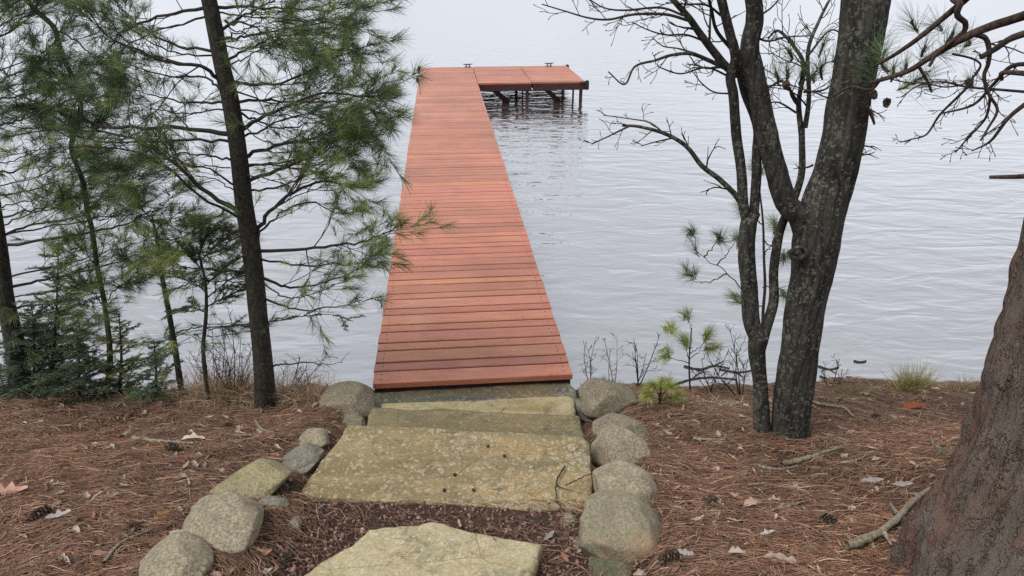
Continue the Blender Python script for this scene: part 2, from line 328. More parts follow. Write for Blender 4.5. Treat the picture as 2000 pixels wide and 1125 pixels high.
# ------------------------------------------------------------------ ground and water
gx = np.concatenate([np.linspace(-40, -4.6, 30), np.arange(-4.5, 4.5, .03), np.linspace(4.55, 40, 30)])
gy = np.concatenate([np.linspace(-25, .9, 30), np.arange(1.0, 5, .03), np.linspace(5.05, 60, 40)])
X, Y = np.meshgrid(gx, gy); Z = terrain(X, Y)
nx, ny = len(gx), len(gy); i = (np.arange(ny-1)[:, None]*nx+np.arange(nx-1)[None]).ravel()
tagit(put('ground', mesh('ground', np.stack([X, Y, Z], -1), np.stack([i, i+1, i+nx+1, i+nx], -1)), M['ground']), kind='structure')
wx = np.array([-900, -60, -10, 0, 10, 60, 900.]); wy = np.array([3.5, 5, 10, 20, 60, 200, 1600.]); X, Y = np.meshgrid(wx, wy)
nx, ny = len(wx), len(wy); i = (np.arange(ny-1)[:, None]*nx+np.arange(nx-1)[None]).ravel()
tagit(put('water', mesh('water', np.stack([X, Y, X*0], -1), np.stack([i, i+1, i+nx+1, i+nx], -1)), M['water']), kind='structure')

# ------------------------------------------------------------------ the dock
ZD = .44; AL = math.atan(.1022/1.0964)
FL = PZ(727, 747, ZD); FR = PZ(1119, 732, ZD)
U = np.array([math.cos(AL), math.sin(AL), 0]); Vv = np.array([-math.sin(AL), math.cos(AL), 0]); RD = np.stack([U, Vv, [0, 0, 1]], 1)
OC = (FL+FR)/2; OC[2] = ZD; WD = float(np.dot(FR-FL, U)); LEN = 14.05
dock = thing('dock', 'long red stained L-shaped wooden dock reaching out over the lake', 'dock', (OC[0], OC[1], 0))
def loc(u, v, z=0): return OC+U*u+Vv*v+np.array([0, 0, z])
def board(mb, u0, u1, v0, v1, th, c):
    sk = RS.uniform(-.0022, .0022); dz = RS.uniform(-.002, .001)
    # bevelled plank: 4 mm chamfer on long edges
    b = .004; prof = [(v0+b, 0), (v1-b, 0), (v1, -b), (v1, -th), (v0, -th), (v0, -b)]
    V = [loc(u, v+sk*np.sign(u-.3), z+dz) for u in (u0, u1) for v, z in prof]; n = 6
    V = np.array(V); mb.add(V, [[k, (k+1) % n, n+(k+1) % n, n+k] for k in range(n)]+[[0, 1, 2, 5], [5, 2, 3, 4], [6, 11, 8, 7], [11, 10, 9, 8]], c)
def decking(mb, sc, u0, u1, v0, v1, seams=()):
    v = v0; k = 0
    while v < v1-.03:
        w = (.137, .088)[k % 2]+RS.uniform(-.003, .003); w = min(w, v1-v)
        c = RS.uniform(.80, 1.14); c = np.array([c, c*RS.uniform(.93, 1.05), c*RS.uniform(.92, 1.05)])
        board(mb, u0+RS.uniform(-.004, .004), u1+RS.uniform(-.004, .004), v, v+w, .036, c)
        for su in (u0+.05, u1-.05):
            for fv in ((.28, .72) if w > .11 else (.5,)):
                a = np.linspace(0, 2*np.pi, 8, endpoint=False); cc = loc(su+RS.uniform(-.006, .006), v+w*fv, .0012)
                ring = cc+.0045*(np.cos(a)[:, None]*U+np.sin(a)[:, None]*Vv); sc.add(np.vstack([cc+U*0, ring]), [[0, 1+2*q, 2+2*q, 1+(2*q+2) % 8] for q in range(4)], (.6, .5, .5))
        v += w+.0175; k += 1
scr = MB()
mb = MB(); decking(mb, scr, -WD/2, WD/2, 0, LEN); mb.build('walkway_boards', M['deck'], dock, False)
PV0 = LEN-2.46; PU = WD/2+.012
mb = MB(); decking(mb, scr, PU, PU+1.10, PV0, LEN); mb.build('platform_boards', M['deck'], dock, False)
mb = MB(); decking(mb, scr, PU+1.115, PU+2.22, PV0, LEN); mb.build('platform_boards', M['deck'], dock, False)
so = scr.build('screws', M['iron'], dock, False); tagit(so, kind='stuff')
def beam(name, u0, u1, v0, v1, z0, z1, mat='beam'):
    mb = MB(); mb.box(loc((u0+u1)/2, (v0+v1)/2, (z0+z1)/2), abs(u1-u0), abs(v1-v0), abs(z1-z0), RD); return mb.build(name, M[mat], dock, False)
h = WD/2
for sgn in (-1, 1): beam('side_beam', sgn*(h-.045)-.019, sgn*(h-.045)+.019, .38, LEN-.01, -.18, -.038)
beam('centre_beam', -.02, .02, .38, LEN-.02, -.18, -.038)
for sgn in (-1, 1): beam('side_beam', sgn*(h-.03)-.022, sgn*(h-.03)+.022, .072, .378, -.068, -.040)
for u0_ in (PU+.09, PU+1.20):
    for vv in (.55, 1.1, 1.65, 2.1): beam('added_shade_beam', u0_, u0_+.93, PV0+vv-.02, PV0+vv+.02, -.25, -.041)  # added under the platform to block low sky and darken its reflection
beam('end_beam', -h+.008, h-.008, .022, .07, -.125, -.040)
beam('front_beam', PU+.0, PU+1.10, PV0-.012, PV0+.028, -.17, -.040); beam('front_beam', PU+1.135, PU+2.22, PV0-.012, PV0+.028, -.17, -.040)
beam('rear_shade_beam', -h, h, LEN-.008, LEN+.030, -.36, -.040); beam('rear_shade_beam', PU, PU+2.22, LEN-.008, LEN+.030, -.36, -.040)  # rear beams deepened out of view so the water under the platform reflects dark
for u in (PU+.05, PU+1.06, PU+1.17, PU+2.18): beam('joist', u-.019, u+.019, PV0+.031, LEN-.012, -.168, -.038)
def post(u, v, t=.045, top=-.04):
    mb = MB(); mb.box(loc(u, v, (top-1.6)/2), t, t, 1.6+top, RD); mb.build('post', M['beam'], dock, False)
for u, v in ((PU+2.15, PV0+.06), (PU+2.15, LEN-.06), (PU+1.02, PV0+.06), (PU+1.02, LEN-.08), (-h+.07, LEN-.05), (h-.07, PV0+1.2), (h-.07, LEN-.05)): post(u, v, .06)
post(PU+.95, PV0+.3, .03); post(PU+2.10, PV0+.7, .035)
for vv in (2.4, 4.8, 7.2, 9.6, 11.4):
    for sg in (-1, 1): post(sg*(h-.09), vv, .07, -.19)
def brace(u0, v0, z0, u1, v1, z1):
    a, b = loc(u0, v0, z0), loc(u1, v1, z1); d = nrm(b-a); s = nrm(np.cross(d, Vv)); n = np.cross(d, s)
    mb = MB(); mb.box((a+b)/2, np.linalg.norm(b-a), .10, .045, np.stack([d, s, n], 1)); mb.build('brace', M['beam'], dock, False)
brace(PU+.25, PV0+.35, -.12, PU+.95, PV0+.5, -.75); brace(PU+1.36, PV0+.35, -.12, PU+2.05, PV0+.5, -.75)
mb = MB(); mb.box(loc(PU+.66, PV0+1.0, -.20), .30, .16, .10, RD); mb.build('bracket', M['iron'], dock, False)
mb = MB(); mb.box(loc(PU+1.7, PV0+1.0, -.20), .30, .16, .10, RD); mb.build('bracket', M['iron'], dock, False)
def cleat(u, v):
    mb = MB()
    for s in (-1, 1): mb.tube([loc(u+s*.045, v, -.0), loc(u+s*.036, v, .06)], [.016, .011], 8)
    mb.tube([loc(u-.11, v, .072), loc(u-.07, v, .064), loc(u, v, .062), loc(u+.07, v, .064), loc(u+.11, v, .072)], [.007, .011, .013, .011, .007], 8)
    mb.box(loc(u, v, .005), .15, .06, .01, RD); mb.build('cleat', M['iron'], dock)
cleat(h-.11, LEN-.05); cleat(PU+1.80, LEN-.06)
def bumper(u, v, sx, sy, z0=-.15, z1=.012):
    n = 14; a = np.linspace(0, 2*np.pi, n, endpoint=False)
    mb = MB(); pts = [loc(u, v, z) for z in (z0, z0+.01, z1-.01, z1)]; mb.tube(pts, [.03, .045, .045, .03], 12); mb.build('corner_bumper', M['rubber'], dock)
bumper(-h-.03, LEN+.02, 0, 0); bumper(-h-.025, LEN-1.5, 0, 0, -.12, -.02); bumper(PU+2.26, PV0-.01, 0, 0, -.17, .012); bumper(PU+2.25, LEN+.02, 0, 0)
mb = MB(); mb.tube([loc(PU+2.24, PV0-.01, -.03), loc(PU+2.12, PV0-.035, -.03)], .03, 8); mb.build('corner_bumper', M['rubber'], dock)

# ------------------------------------------------------------------ stone steps
def outline(pxs, z, jag=.006, step=.02):
    pts = [PZ(x, y, z)[:2] for x, y in pxs]; out = []
    for a, b in zip(pts, pts[1:]+pts[:1]):
        L = np.linalg.norm(b-a); n = max(1, int(L/step)); nn = np.array([-(b-a)[1], (b-a)[0]])/L
        for k in range(n):
            p = a+(b-a)*k/n; out.append(p+nn*jag*(mn.noise(Vector((p[0]*9, p[1]*9, z*7)))+.7*mn.noise(Vector((p[0]*30, p[1]*30, z)))))
    return np.array(out)
def slab(label, pxs, z, th, mat, jag=.008, bumpy=.006, tilt=(0, 0)):
    o = outline(pxs, z, jag); n = len(o); c = o.mean(0); V = []; rings = 16
    def zz(p, k=0): return z+(p[0]-c[0])*tilt[0]+(p[1]-c[1])*tilt[1]+bumpy*(mn.noise(Vector((p[0]*4, p[1]*7, z)))+.4*mn.noise(Vector((p[0]*16, p[1]*20, z))))
    for r in range(1, rings+1):
        f = (r/rings)**.8
        for p in o:
            q = c+(p-c)*f*(1-.012*(r == rings)); V.append((q[0], q[1], zz(q)-(.004 if r == rings else 0)))
    for k, (f, dz) in enumerate(((1.0, .014), (1.004, .3*th), (.998, .6*th), (.985, th))):
        for p in o:
            q = c+(p-c)*f; e = .006*mn.noise(Vector((q[0]*14, q[1]*14, k*3.1))); V.append((q[0]+e, q[1]+e, zz(q)-dz))
    Q = [(r*n+k, r*n+(k+1) % n, (r+1)*n+(k+1) % n, (r+1)*n+k) for r in range(rings+3) for k in range(n)]
    V.append((c[0], c[1], zz(c))); V.append((c[0], c[1], z-th)); ci = len(V)-2; L0 = (rings+3)*n
    if n % 2 == 1:
        Q.append((ci, 0, 0, n-1)) if False else None
    Q += [(ci, k, (k+1) % n, (k+2) % n) for k in range(0, n-1, 2)]; Q += [(ci+1, L0+(k+2) % n, L0+(k+1) % n, L0+k) for k in range(0, n-1, 2)]
    V = np.array(V); cx = np.array([c[0], c[1], z-th]); me = mesh('stone_step', V-cx, Q, True)
    me.set_sharp_from_angle(angle=math.radians(50))
    ob = put('stone_step', me, M[mat]); ob.location = cx; tagit(ob, label, 'stone step', 'stone steps down to the dock')
    for f in me.polygons: pass
    return ob
slab('dark blue-grey flagstone, lowest step, touching the end of the dock', [(722, 767), (900, 752), (1108, 741), (1124, 760), (1134, 815), (728, 825)], .365, .2, 'slab1')
slab('narrow pale yellow flagstone, second step up from the dock', [(746, 787), (880, 783), (1112, 772), (1122, 777), (1128, 850), (728, 865)], .49, .155, 'slab2')
slab('dark olive flagstone step just below the widest lichen-covered step', [(724, 794), (800, 797), (900, 798), (1010, 804), (1132, 811), (1141, 850), (1144, 905), (690, 905), (716, 825)], .65, .155, 'slab3')
slab('widest flagstone step, ochre and covered with round lichen spots', [(678, 829), (760, 830), (900, 839), (990, 840), (1060, 848), (1140, 848), (1152, 862), (1158, 930), (1156, 985), (1146, 999), (1000, 994), (870, 984), (720, 978), (577, 968), (620, 905), (655, 860)], .82, .165, 'slab4')
slab('ragged pale flagstone at the bottom edge of the photo, nearest the camera', [(580, 1130), (640, 1082), (683, 1062), (700, 1050), (720, 1032), (770, 1028), (815, 1022), (845, 1014), (868, 1020), (890, 1030), (930, 1040), (960, 1048), (1000, 1054), (1060, 1064), (1045, 1100), (1030, 1160), (990, 1260), (700, 1290), (560, 1230)], .93, .08, 'slab5', .012, .009)

# ------------------------------------------------------------------ boulders
def sphere_grid(nu=72, nv=40):
    th = np.linspace(0, math.pi, nv); ph = np.linspace(0, 2*math.pi, nu, endpoint=False)
    Tn, Ph = np.meshgrid(th, ph, indexing='ij'); D = np.stack([np.sin(Tn)*np.cos(Ph), np.sin(Tn)*np.sin(Ph), np.cos(Tn)], -1)
    i = np.arange(nv-1)[:, None]*nu; j = np.arange(nu)[None]; j2 = (j+1) % nu
    return D.reshape(-1, 3), np.stack([i+j, i+nu+j, i+nu+j2, i+j2], -1).reshape(-1, 4)
SG = sphere_grid(); SGs = sphere_grid(14, 8)
def boulder(label, px, py, w, hh, dep, mat, sq=2.6, amp=.12, seed=0, yaw=0, flat=None, tilt=0, D=None, cat='boulder', group=None, lean=0, name='boulder'):
    """px,py = picture centre of the visible rock; w,hh = picture size; dep = depth of the rock in metres"""
    base = hit(px, py+hh*.42) if D is None else P(px, py+hh*.42, D)
    m = scl(px, py, base[1]); rx = w*m*.545; rz = hh*m*.60; ry = dep*.54
    d, q = SG; s = (np.abs(d)**sq).sum(1)**(-1/sq); v = d*s[:, None]
    no = np.array([amp*(mn.noise(Vector(p*1.3)+Vector((seed*3.1, 0, 0)))+.45*mn.noise(Vector(p*3.2)+Vector((0, seed*2.7, 0)))+.12*mn.noise(Vector(p*9)+Vector((0, 0, seed)))) for p in v])
    v = v*(1+no[:, None]*1.7); rg = np.random.RandomState(seed*7+5)
    for q_ in range(11):
        nn_ = nrm(rg.randn(3)+[0, -.3, .4]); c_ = rg.uniform(.70, .95); e = v@nn_-c_; v = v-np.where(e > 0, e*.78, 0)[:, None]*nn_
    if flat: v[:, 2] = np.where(v[:, 2] > flat, flat+(v[:, 2]-flat)*.35, v[:, 2])
    v = v*np.array([rx, ry, rz]); v[:, 0] += lean*v[:, 2]
    ct, st_ = math.cos(tilt), math.sin(tilt); v = np.stack([v[:, 0]*ct-v[:, 2]*st_, v[:, 1], v[:, 0]*st_+v[:, 2]*ct], -1)
    cy, sy = math.cos(yaw), math.sin(yaw); v = np.stack([v[:, 0]*cy-v[:, 1]*sy, v[:, 0]*sy+v[:, 1]*cy, v[:, 2]], -1)
    ob = put(name, mesh(name, v, q), M[mat]); c = P(px, py, base[1]+ry*.55)
    ob.location = c; tagit(ob, label, cat, group); return ob
GB = 'boulders lining the steps'
boulder('rounded grey-green boulder left of the dock end, largest on the left side', 683, 787, 112, 66, .28, 'gr_dark', 2.0, .06, 31, group=GB)
boulder('small dark rock tucked under the round grey-green boulder by the dock', 684, 828, 52, 30, .16, 'gr_dark', 2.2, .10, 2, group=GB)
boulder('small half-buried stone left of the widest step, ringed by needles', 607, 864, 78, 30, .2, 'gr_grey', 2.1, .12, 3, tilt=.25, group=GB)
boulder('long grey stone behind the olive one, its end at the widest step', 578, 905, 104, 42, .22, 'gr_layer', 2.1, .08, 4, tilt=.35, group=GB)
boulder('long olive lichened stone between two grey ones on the left side', 486, 951, 160, 56, .26, 'gr_olive', 2.3, .10, 5, tilt=.25, group=GB)
boulder('broad speckled grey boulder with a peaked top, front left', 436, 1030, 165, 92, .28, 'gr_grey', 2.1, .14, 16, group=GB, lean=-.1)
boulder('speckled grey boulder cut by the bottom edge of the photo, left side', 338, 1112, 140, 80, .28, 'gr_grey', 2.2, .10, 7, group=GB)
boulder('large smooth grey boulder right of the dock end, farthest right-hand one', 1186, 782, 110, 76, .30, 'gr_dark', 2.3, .10, 8, group=GB)
boulder('low layered grey rock leaning on the farthest right-hand boulder', 1164, 800, 88, 44, .2, 'gr_layer', 2.1, .12, 9, tilt=-.12, group=GB)
boulder('grey rock third down the right side, behind the domed speckled boulder', 1212, 846, 108, 62, .24, 'gr_dark', 2.2, .10, 10, tilt=-.25, group=GB)
boulder('domed speckled boulder midway along the right side of the steps', 1214, 890, 110, 84, .26, 'gr_grey', 2.3, .08, 11, group=GB)
boulder('square-shouldered boulder right beside the widest step, above the tan one', 1219, 956, 118, 84, .27, 'gr_grey', 2.8, .08, 12, group=GB)
boulder('biggest right-hand boulder, rounded with a tan patch on its face', 1216, 1042, 166, 122, .30, 'gr_tan', 2.7, .12, 41, group=GB)
boulder('dark green mottled stone at the bottom edge below the tan boulder', 1200, 1122, 104, 50, .22, 'gr_green', 2.2, .08, 14, group=GB)
for k, (lb, x, y, w_, h_, mt) in enumerate([('small flat dark stone in gravel near the left corner of the widest step', 574, 1026, 26, 22, 'gr_dark'), ('flat dark stone in gravel between the tan boulder and near flagstone', 1108, 1018, 34, 20, 'gr_dark'),
    ('grey pebble lying on needles beside the pine cone at left', 374, 872, 22, 9, 'gr_grey'), ('second dark pebble beside the tan boulder', 1128, 1064, 20, 18, 'gr_dark'), ('flat brown-grey stone beside the long olive stone', 530, 984, 60, 22, 'gr_layer')]):
    boulder(lb, x, y, w_, h_, h_*.003, mt, 2.4, .15, 20+k, cat='stone', name='stone')

# ------------------------------------------------------------------ litter: needles, gravel, leaves
def tz(xy): return terrain(xy[:, 0], xy[:, 1])
NL = 185000
yy = RS.uniform(1.05, 4.12, NL); xx = RS.uniform(-1, 1, NL)*(yy*.8+1.25)
inpath = (np.abs(xx+.16+.02*yy) < .62) & (yy < 2.35); keep = ~(inpath & (RS.rand(NL) < .85)); xx, yy = xx[keep], yy[keep]; n = len(xx)
flow = 2.2*sn(xx*1.1, yy*1.3, 2)+RS.randn(n)*.85
L = RS.uniform(.05, .125, n); p0 = np.stack([xx, yy], 1); dv = np.stack([np.cos(flow), np.sin(flow)*.9], 1)
p2 = p0+dv*L[:, None]; perp = np.stack([-dv[:, 1], dv[:, 0]], 1); p1 = (p0+p2)/2+perp*(RS.randn(n)*.10*L)[:, None]
lift = RS.uniform(.001, .016, n); rows = []
wd_ = RS.uniform(.0010, .0025, n)
for p, dz in ((p0, RS.uniform(-.004, .008, n)), (p1, RS.uniform(.002, .012, n)), (p2, RS.uniform(-.004, .010, n))):
    z = terrain(p[:, 0], p[:, 1])+lift+dz
    rows += [np.column_stack([p-perp*wd_[:, None]*.5, z]), np.column_stack([p+perp*wd_[:, None]*.5, z+.0006])]
V = np.stack(rows, 1).reshape(-1, 3); q = np.array([[0, 1, 3, 2], [2, 3, 5, 4]]); Q = (np.arange(n)[:, None, None]*6+q).reshape(-1, 4)
pal = np.array([(.185, .088, .050), (.135, .069, .043), (.26, .14, .08), (.115, .062, .043), (.42, .28, .19), (.22, .15, .11), (.06, .032, .024)])
redness = np.clip(.5+.9*sn(xx*.9+1, yy*1.1, 4), 0, 1)
ci = RS.choice(7, n, p=[.26, .2, .16, .12, .07, .09, .10]); cc = pal[ci]*RS.uniform(.7, 1.6, (n, 1)); grey = np.array([.17, .115, .085]); cc = cc*(.55+.45*redness[:, None])+grey*cc.sum(1, keepdims=True)*(1.1*(.45*(1-redness[:, None])))
# dull, greyer litter near the shore
fs = np.clip((yy-3.0)/1.0, 0, 1)[:, None]*.45; cc = cc*(1-fs)+np.array([.17, .12, .085])*RS.uniform(.5, 1.4, (n, 1))*fs
tagit(put('needle_litter', mesh('needle_litter', V, Q, False, np.repeat(cc, 6, 0)), M['litter']), 'brown fallen pine needles carpeting the ground either side of the steps', 'pine needles', kind='stuff')

def pebbles(n, xs, ys, smin, smax, pal, name, label, zoff=0):
    d, q = SGs; mb = MB(); V = []; C = []
    for k in range(n):
        x, y = xs[k], ys[k]; s = RS.uniform(smin, smax)*(1.8 if RS.rand() < .05 else 1); R = np.linalg.qr(RS.randn(3, 3))[0]
        v = ((np.abs(d)**3).sum(1)**(-1/3.))[:, None]*d*(s*np.array([1, RS.uniform(.6, .9), RS.uniform(.4, .7)]))@R.T
        z = float(terrain(x, y))+zoff; V.append(v*(1+.12*RS.randn(len(v), 1)*0)+[x, y, z+s*.3]); C.append(np.broadcast_to(pal[RS.randint(len(pal))]*RS.uniform(.6, 1.4), (len(v), 3)))
    m = len(d); Q = (np.arange(n)[:, None, None]*m+q[None]).reshape(-1, 4)
    ob = put(name, mesh(name, np.concatenate(V), Q, True, np.concatenate(C)), M['pebble']); return tagit(ob, label, 'gravel', kind='stuff')
n = 3800; gy_ = RS.uniform(1.6, 2.42, n); gx_ = -.14-.02*gy_+RS.uniform(-.62, .62, n)
pebbles(n, gx_, gy_, .003, .0075, np.array([(.20, .10, .08), (.26, .15, .12), (.13, .07, .055), (.30, .20, .16), (.10, .07, .06)]), 'gravel', 'reddish gravel filling the gaps between the two nearest flagstones')

def leaf(mb, c, yaw, L, col, lob=1, curl=.3, wid=.5, pitch=0):
    n = 9; t = np.linspace(0, 1, n); w = wid*L*.5*np.sin(np.pi*np.clip(t, .03, .97))**.7*(1-.45*RS.rand(n))*(1-lob*.45*(np.cos(t*np.pi*6) > 0)*(t < .9))
    x = (t-.5)*L; zc = curl*L*(t-.5)**2*RS.uniform(-1, 1.5)
    tw = RS.uniform(-.5, .5); rows = []
    for k in range(n):
        for s in (-1, -.5, 0, .5, 1):
            rows.append([x[k], s*w[k], zc[k]+abs(s)**1.5*w[k]*curl*1.2+s*w[k]*tw])
    V = np.array(rows); cp, sp = math.cos(pitch), math.sin(pitch); V = np.stack([V[:, 0]*cp+V[:, 2]*sp, V[:, 1], -V[:, 0]*sp+V[:, 2]*cp], -1)
    cy, sy = math.cos(yaw), math.sin(yaw); V = np.stack([V[:, 0]*cp*cy/cp-V[:, 1]*sy, V[:, 0]*sy+V[:, 1]*cy, V[:, 2]], -1)+c
    Q = [(5*k+j, 5*k+5+j, 5*k+6+j, 5*k+1+j) for k in range(n-1) for j in range(4)]
    mb.add(V, Q, col)
lp = np.array([(.30, .19, .14), (.34, .24, .18), (.42, .34, .28), (.22, .12, .085), (.30, .15, .10), (.48, .40, .34)])
mb = MB()
for k in range(3000):
    y = RS.uniform(1.3, 4.05); x = RS.uniform(-1, 1)*(y*.8+1.0)
    if abs(x+.16) < .62 and y > 2.2: continue
    if abs(x+.16) < .55 and RS.rand() < .6: continue
    leaf(mb, np.array([x, y, float(terrain(x, y))+RS.uniform(.008, .022)]), RS.uniform(0, 6.3), RS.uniform(.014, .06), lp[RS.randint(6)]*RS.uniform(.5, 1.05), int(RS.rand() < .5), .7, RS.uniform(.2, .65), RS.uniform(-.2, .2))
tagit(mb.build('leaf_litter', M['leaf']), 'small dry leaves and bark flakes scattered over the needle-covered ground', 'leaf litter', kind='stuff')
def one_leaf(label, px, py, L, col, yaw, lob=1, name='fallen_leaf', z=None, wid=.6, curl=.5):
    c = hit(px, py) if z is None else PZ(px, py, z); mb = MB(); leaf(mb, np.zeros(3), yaw, L, np.array(col), lob, curl, wid)
    o = mb.build(name, M['leaf']); o.location = c+np.array([0, 0, .024]); tagit(o, label, 'leaf', 'larger fallen leaves and bark flakes')
for a in [('pale tan oak leaf on needles above the pine cone at left', 378, 863, .11, (.52, .43, .32), .1), ('dry oak leaf resting against the front-left peaked boulder', 425, 1070, .09, (.50, .38, .32), -.6),
          ('rusty orange curled leaf near the shore at right', 1788, 802, .16, (.26, .075, .03), .1), ('orange upright leaf on needles at lower left', 318, 1018, .07, (.45, .24, .08), 1.2),
          ('pale round leaf right of the tan boulder', 1332, 1072, .06, (.48, .33, .26), .8), ('grey curled leaf just below the pale round one', 1336, 1092, .06, (.36, .34, .33), -.3),
          ('pale grey leaf lowest of the pair right of centre', 1497, 1052, .06, (.50, .46, .44), .4), ('broad crumpled leaf near the bottom right of the ground', 1520, 1105, .10, (.36, .27, .22), -.2),
          ('tan curled leaf beside the cone group right of centre', 1468, 992, .08, (.45, .32, .24), .3), ('dark grey leaf in gravel beside the near flagstone', 1072, 1058, .06, (.30, .25, .23), .9),
          ('pale leaf curled on the left edge of the ground', 20, 972, .15, (.42, .24, .18), .05), ('grey leaf beside the dark cone at lower left', 118, 1018, .08, (.40, .35, .33), .5)]:
    one_leaf(*a)
for a in [('pinkish bark flake below the short stick right of the boulders', 1432, 920, .12, (.38, .26, .22), .0), ('pale bark flake at right below the forked branch', 1870-110, 955, .10, (.45, .38, .34), .1),
          ('long bark flake under the moss-covered stick', 1655, 912, .09, (.42, .33, .28), .1), ('white-grey bark flakes lying between trunk and shore at right', 1700, 948, .13, (.46, .42, .40), .2),
          ('pink bark flake at left edge near the orange leaf', 195, 1092, .10, (.38, .20, .15), .1), ('bark flake at lower right beside the red pine foot', 1755, 1072, .10, (.42, .30, .25), -.5)]:
    one_leaf(a[0], a[1], a[2], a[3]*.85, tuple(c_*.72 for c_ in a[4]), a[5], 0, 'bark_flake', None, .30, .25)

mb = MB()
for zt, xr, yr, n_ in ((.829, (-.60, .22), (2.27, 2.70), 120), (.940, (-.42, .0), (1.80, 2.0), 60), (.663, (-.5, .2), (2.95, 3.1), 14), (.50, (-.45, .2), (3.35, 3.5), 10)):
    b_ = np.column_stack([RS.uniform(*xr, n_), RS.uniform(*yr, n_), np.full(n_, zt+.006)]); a_ = RS.uniform(0, 6.3, n_); L_ = RS.uniform(.01, .075, n_)
    mb.blades(b_, np.column_stack([np.cos(a_), np.sin(a_)*.8, RS.uniform(-.02, .05, n_)]), L_, .0022, pal[RS.randint(7, size=n_)]*1.0, 0, .4)
tagit(mb.build('slab_litter', M['litter'], None, False), 'loose brown needles fallen on top of the flagstone steps', 'pine needles', kind='stuff')
# ------------------------------------------------------------------ sticks
def stick(label, pts, w, mat='palewood', D=None, z=None, name='fallen_stick', lift=.024, side=None, cat='stick', forks=()):
    def W(x, y): return (PZ(x, y, z) if z is not None else hit(x, y))
    p = np.array([W(x, y) for x, y in pts])+[0, 0, lift]; m = scl(pts[0][0], pts[0][1], p[0][1]); n = 26
    P_ = smooth(p, n); P_ += np.column_stack([RS.randn(n)*.0015, RS.randn(n)*.0015, RS.randn(n)*.001]); rad = np.linspace(w*m*.5, w*m*.28, n)*(1+.12*RS.randn(n))
    mb = MB(); c = P_[n//2].copy(); mb.tube(P_-c, rad, 8, rough=.05)
    for f in forks:
        g = np.array([W(x, y) for x, y in f])+[0, 0, lift]; mb.tube(smooth(g, 12)-c, np.linspace(w*m*.3, w*m*.12, 12), 6, rough=.05)
    o = mb.build(name, M[mat]); o.location = c; return tagit(o, label, cat, 'fallen sticks')
stick('thick pale stick lying on needles right of the grey trunk', [(1524, 916), (1570, 905), (1615, 890), (1643, 880)], 11)
stick('brown broken stick just left of the thick pale stick', [(1480, 921), (1520, 926), (1560, 918)], 8, forks=[[(1535, 928), (1545, 936)]])
stick('long forked branch lying beside the red pine foot', [(1650, 1087), (1700, 1068), (1745, 1035), (1775, 1000), (1810, 975), (1835, 962)], 17, lift=.045, forks=[[(1790, 985), (1765, 982)], [(1748, 1025), (1733, 1002)], [(1722, 1062), (1735, 1085)]])
stick('white bare stick near the shore right of the grey trunk', [(1580, 792), (1610, 800), (1645, 805), (1665, 822)], 6, lift=.03, forks=[[(1585, 800), (1600, 812)]])
stick('short thick white stub of wood near the shore', [(1688, 778), (1702, 768)], 10, lift=.02)
stick('thin grey stick left of the grey trunk base', [(1355, 865), (1385, 866), (1415, 867)], 6)
stick('curved bare twig among needles below the spindly pine', [(500, 828), (512, 845), (540, 853), (580, 855), (620, 845), (655, 838)], 5, lift=.02)
stick('thin brown branch pressed into needles left of the curved bare twig', [(430, 856), (480, 858), (520, 850)], 5)
stick('mossy short log resting on a twig at left', [(240, 862), (255, 850), (274, 844)], 11, lift=.02)
stick('long twig running behind the pine cone at left', [(262, 862), (300, 868), (345, 872), (380, 874)], 8)
stick('pale stick above the dark cone at lower left', [(62, 1018), (110, 998), (150, 985), (180, 963)], 7, lift=.02)
stick('crusty broken twig at lower left', [(205, 1110), (240, 1070), (275, 1055), (300, 1045)], 7)
stick('dead log lying along the bank under the left saplings', [(240, 765), (270, 778), (320, 778), (360, 782), (390, 790)], 9, lift=.03, forks=[[(300, 778), (340, 742), (360, 730)]])
stick('grey lichened twig at right of centre ground', [(1505, 1008), (1540, 998), (1575, 988)], 6)
stick('curved grey twig lying across the right side of the widest step', [(1103, 913), (1088, 940), (1086, 965), (1090, 985), (1102, 998)], 3.2, 'twig', z=.83, lift=.006, forks=[[(1088, 952), (1120, 962), (1148, 970)]])
stick('short dark twig pointing off the right edge of the widest step', [(1106, 952), (1130, 940), (1160, 928), (1175, 927)], 2.6, 'twig', z=.835, lift=.012)

for lb, pts_, fk in [('dark waterlogged branch in the shallows left of the grey trunks', [(1318, 752), (1350, 742), (1392, 738), (1440, 742)], [[(1350, 742), (1365, 730), (1380, 726)], [(1392, 738), (1400, 750)]]),
    ('dark waterlogged twigs in the shallows touching the grey trunk reflection', [(1405, 722), (1440, 728), (1470, 724)], [[(1440, 728), (1455, 740)], [(1420, 725), (1408, 735)]]),
    ('dark waterlogged branch in the shallows right of the grey trunk', [(1600, 735), (1622, 742), (1640, 738)], [[(1622, 742), (1615, 750)]]), ('small dark scrap of wood floating right of the grey trunk', [(1668, 706), (1680, 708), (1692, 706)], []),
    ('sunken dark twigs just showing in the water above the low seedling', [(1335, 716), (1368, 722), (1395, 715), (1425, 720)], [[(1368, 722), (1380, 732)], [(1395, 715), (1412, 706)]]), ('dark wet sticks at the waterline just right of the trunk', [(1598, 716), (1620, 722), (1638, 718)], [[(1620, 722), (1632, 730)], [(1610, 719), (1604, 727)]])]:
    stick(lb, pts_, 4.5, 'twig', z=.0, lift=.004, name='waterlogged_branch', forks=fk, cat='branch')
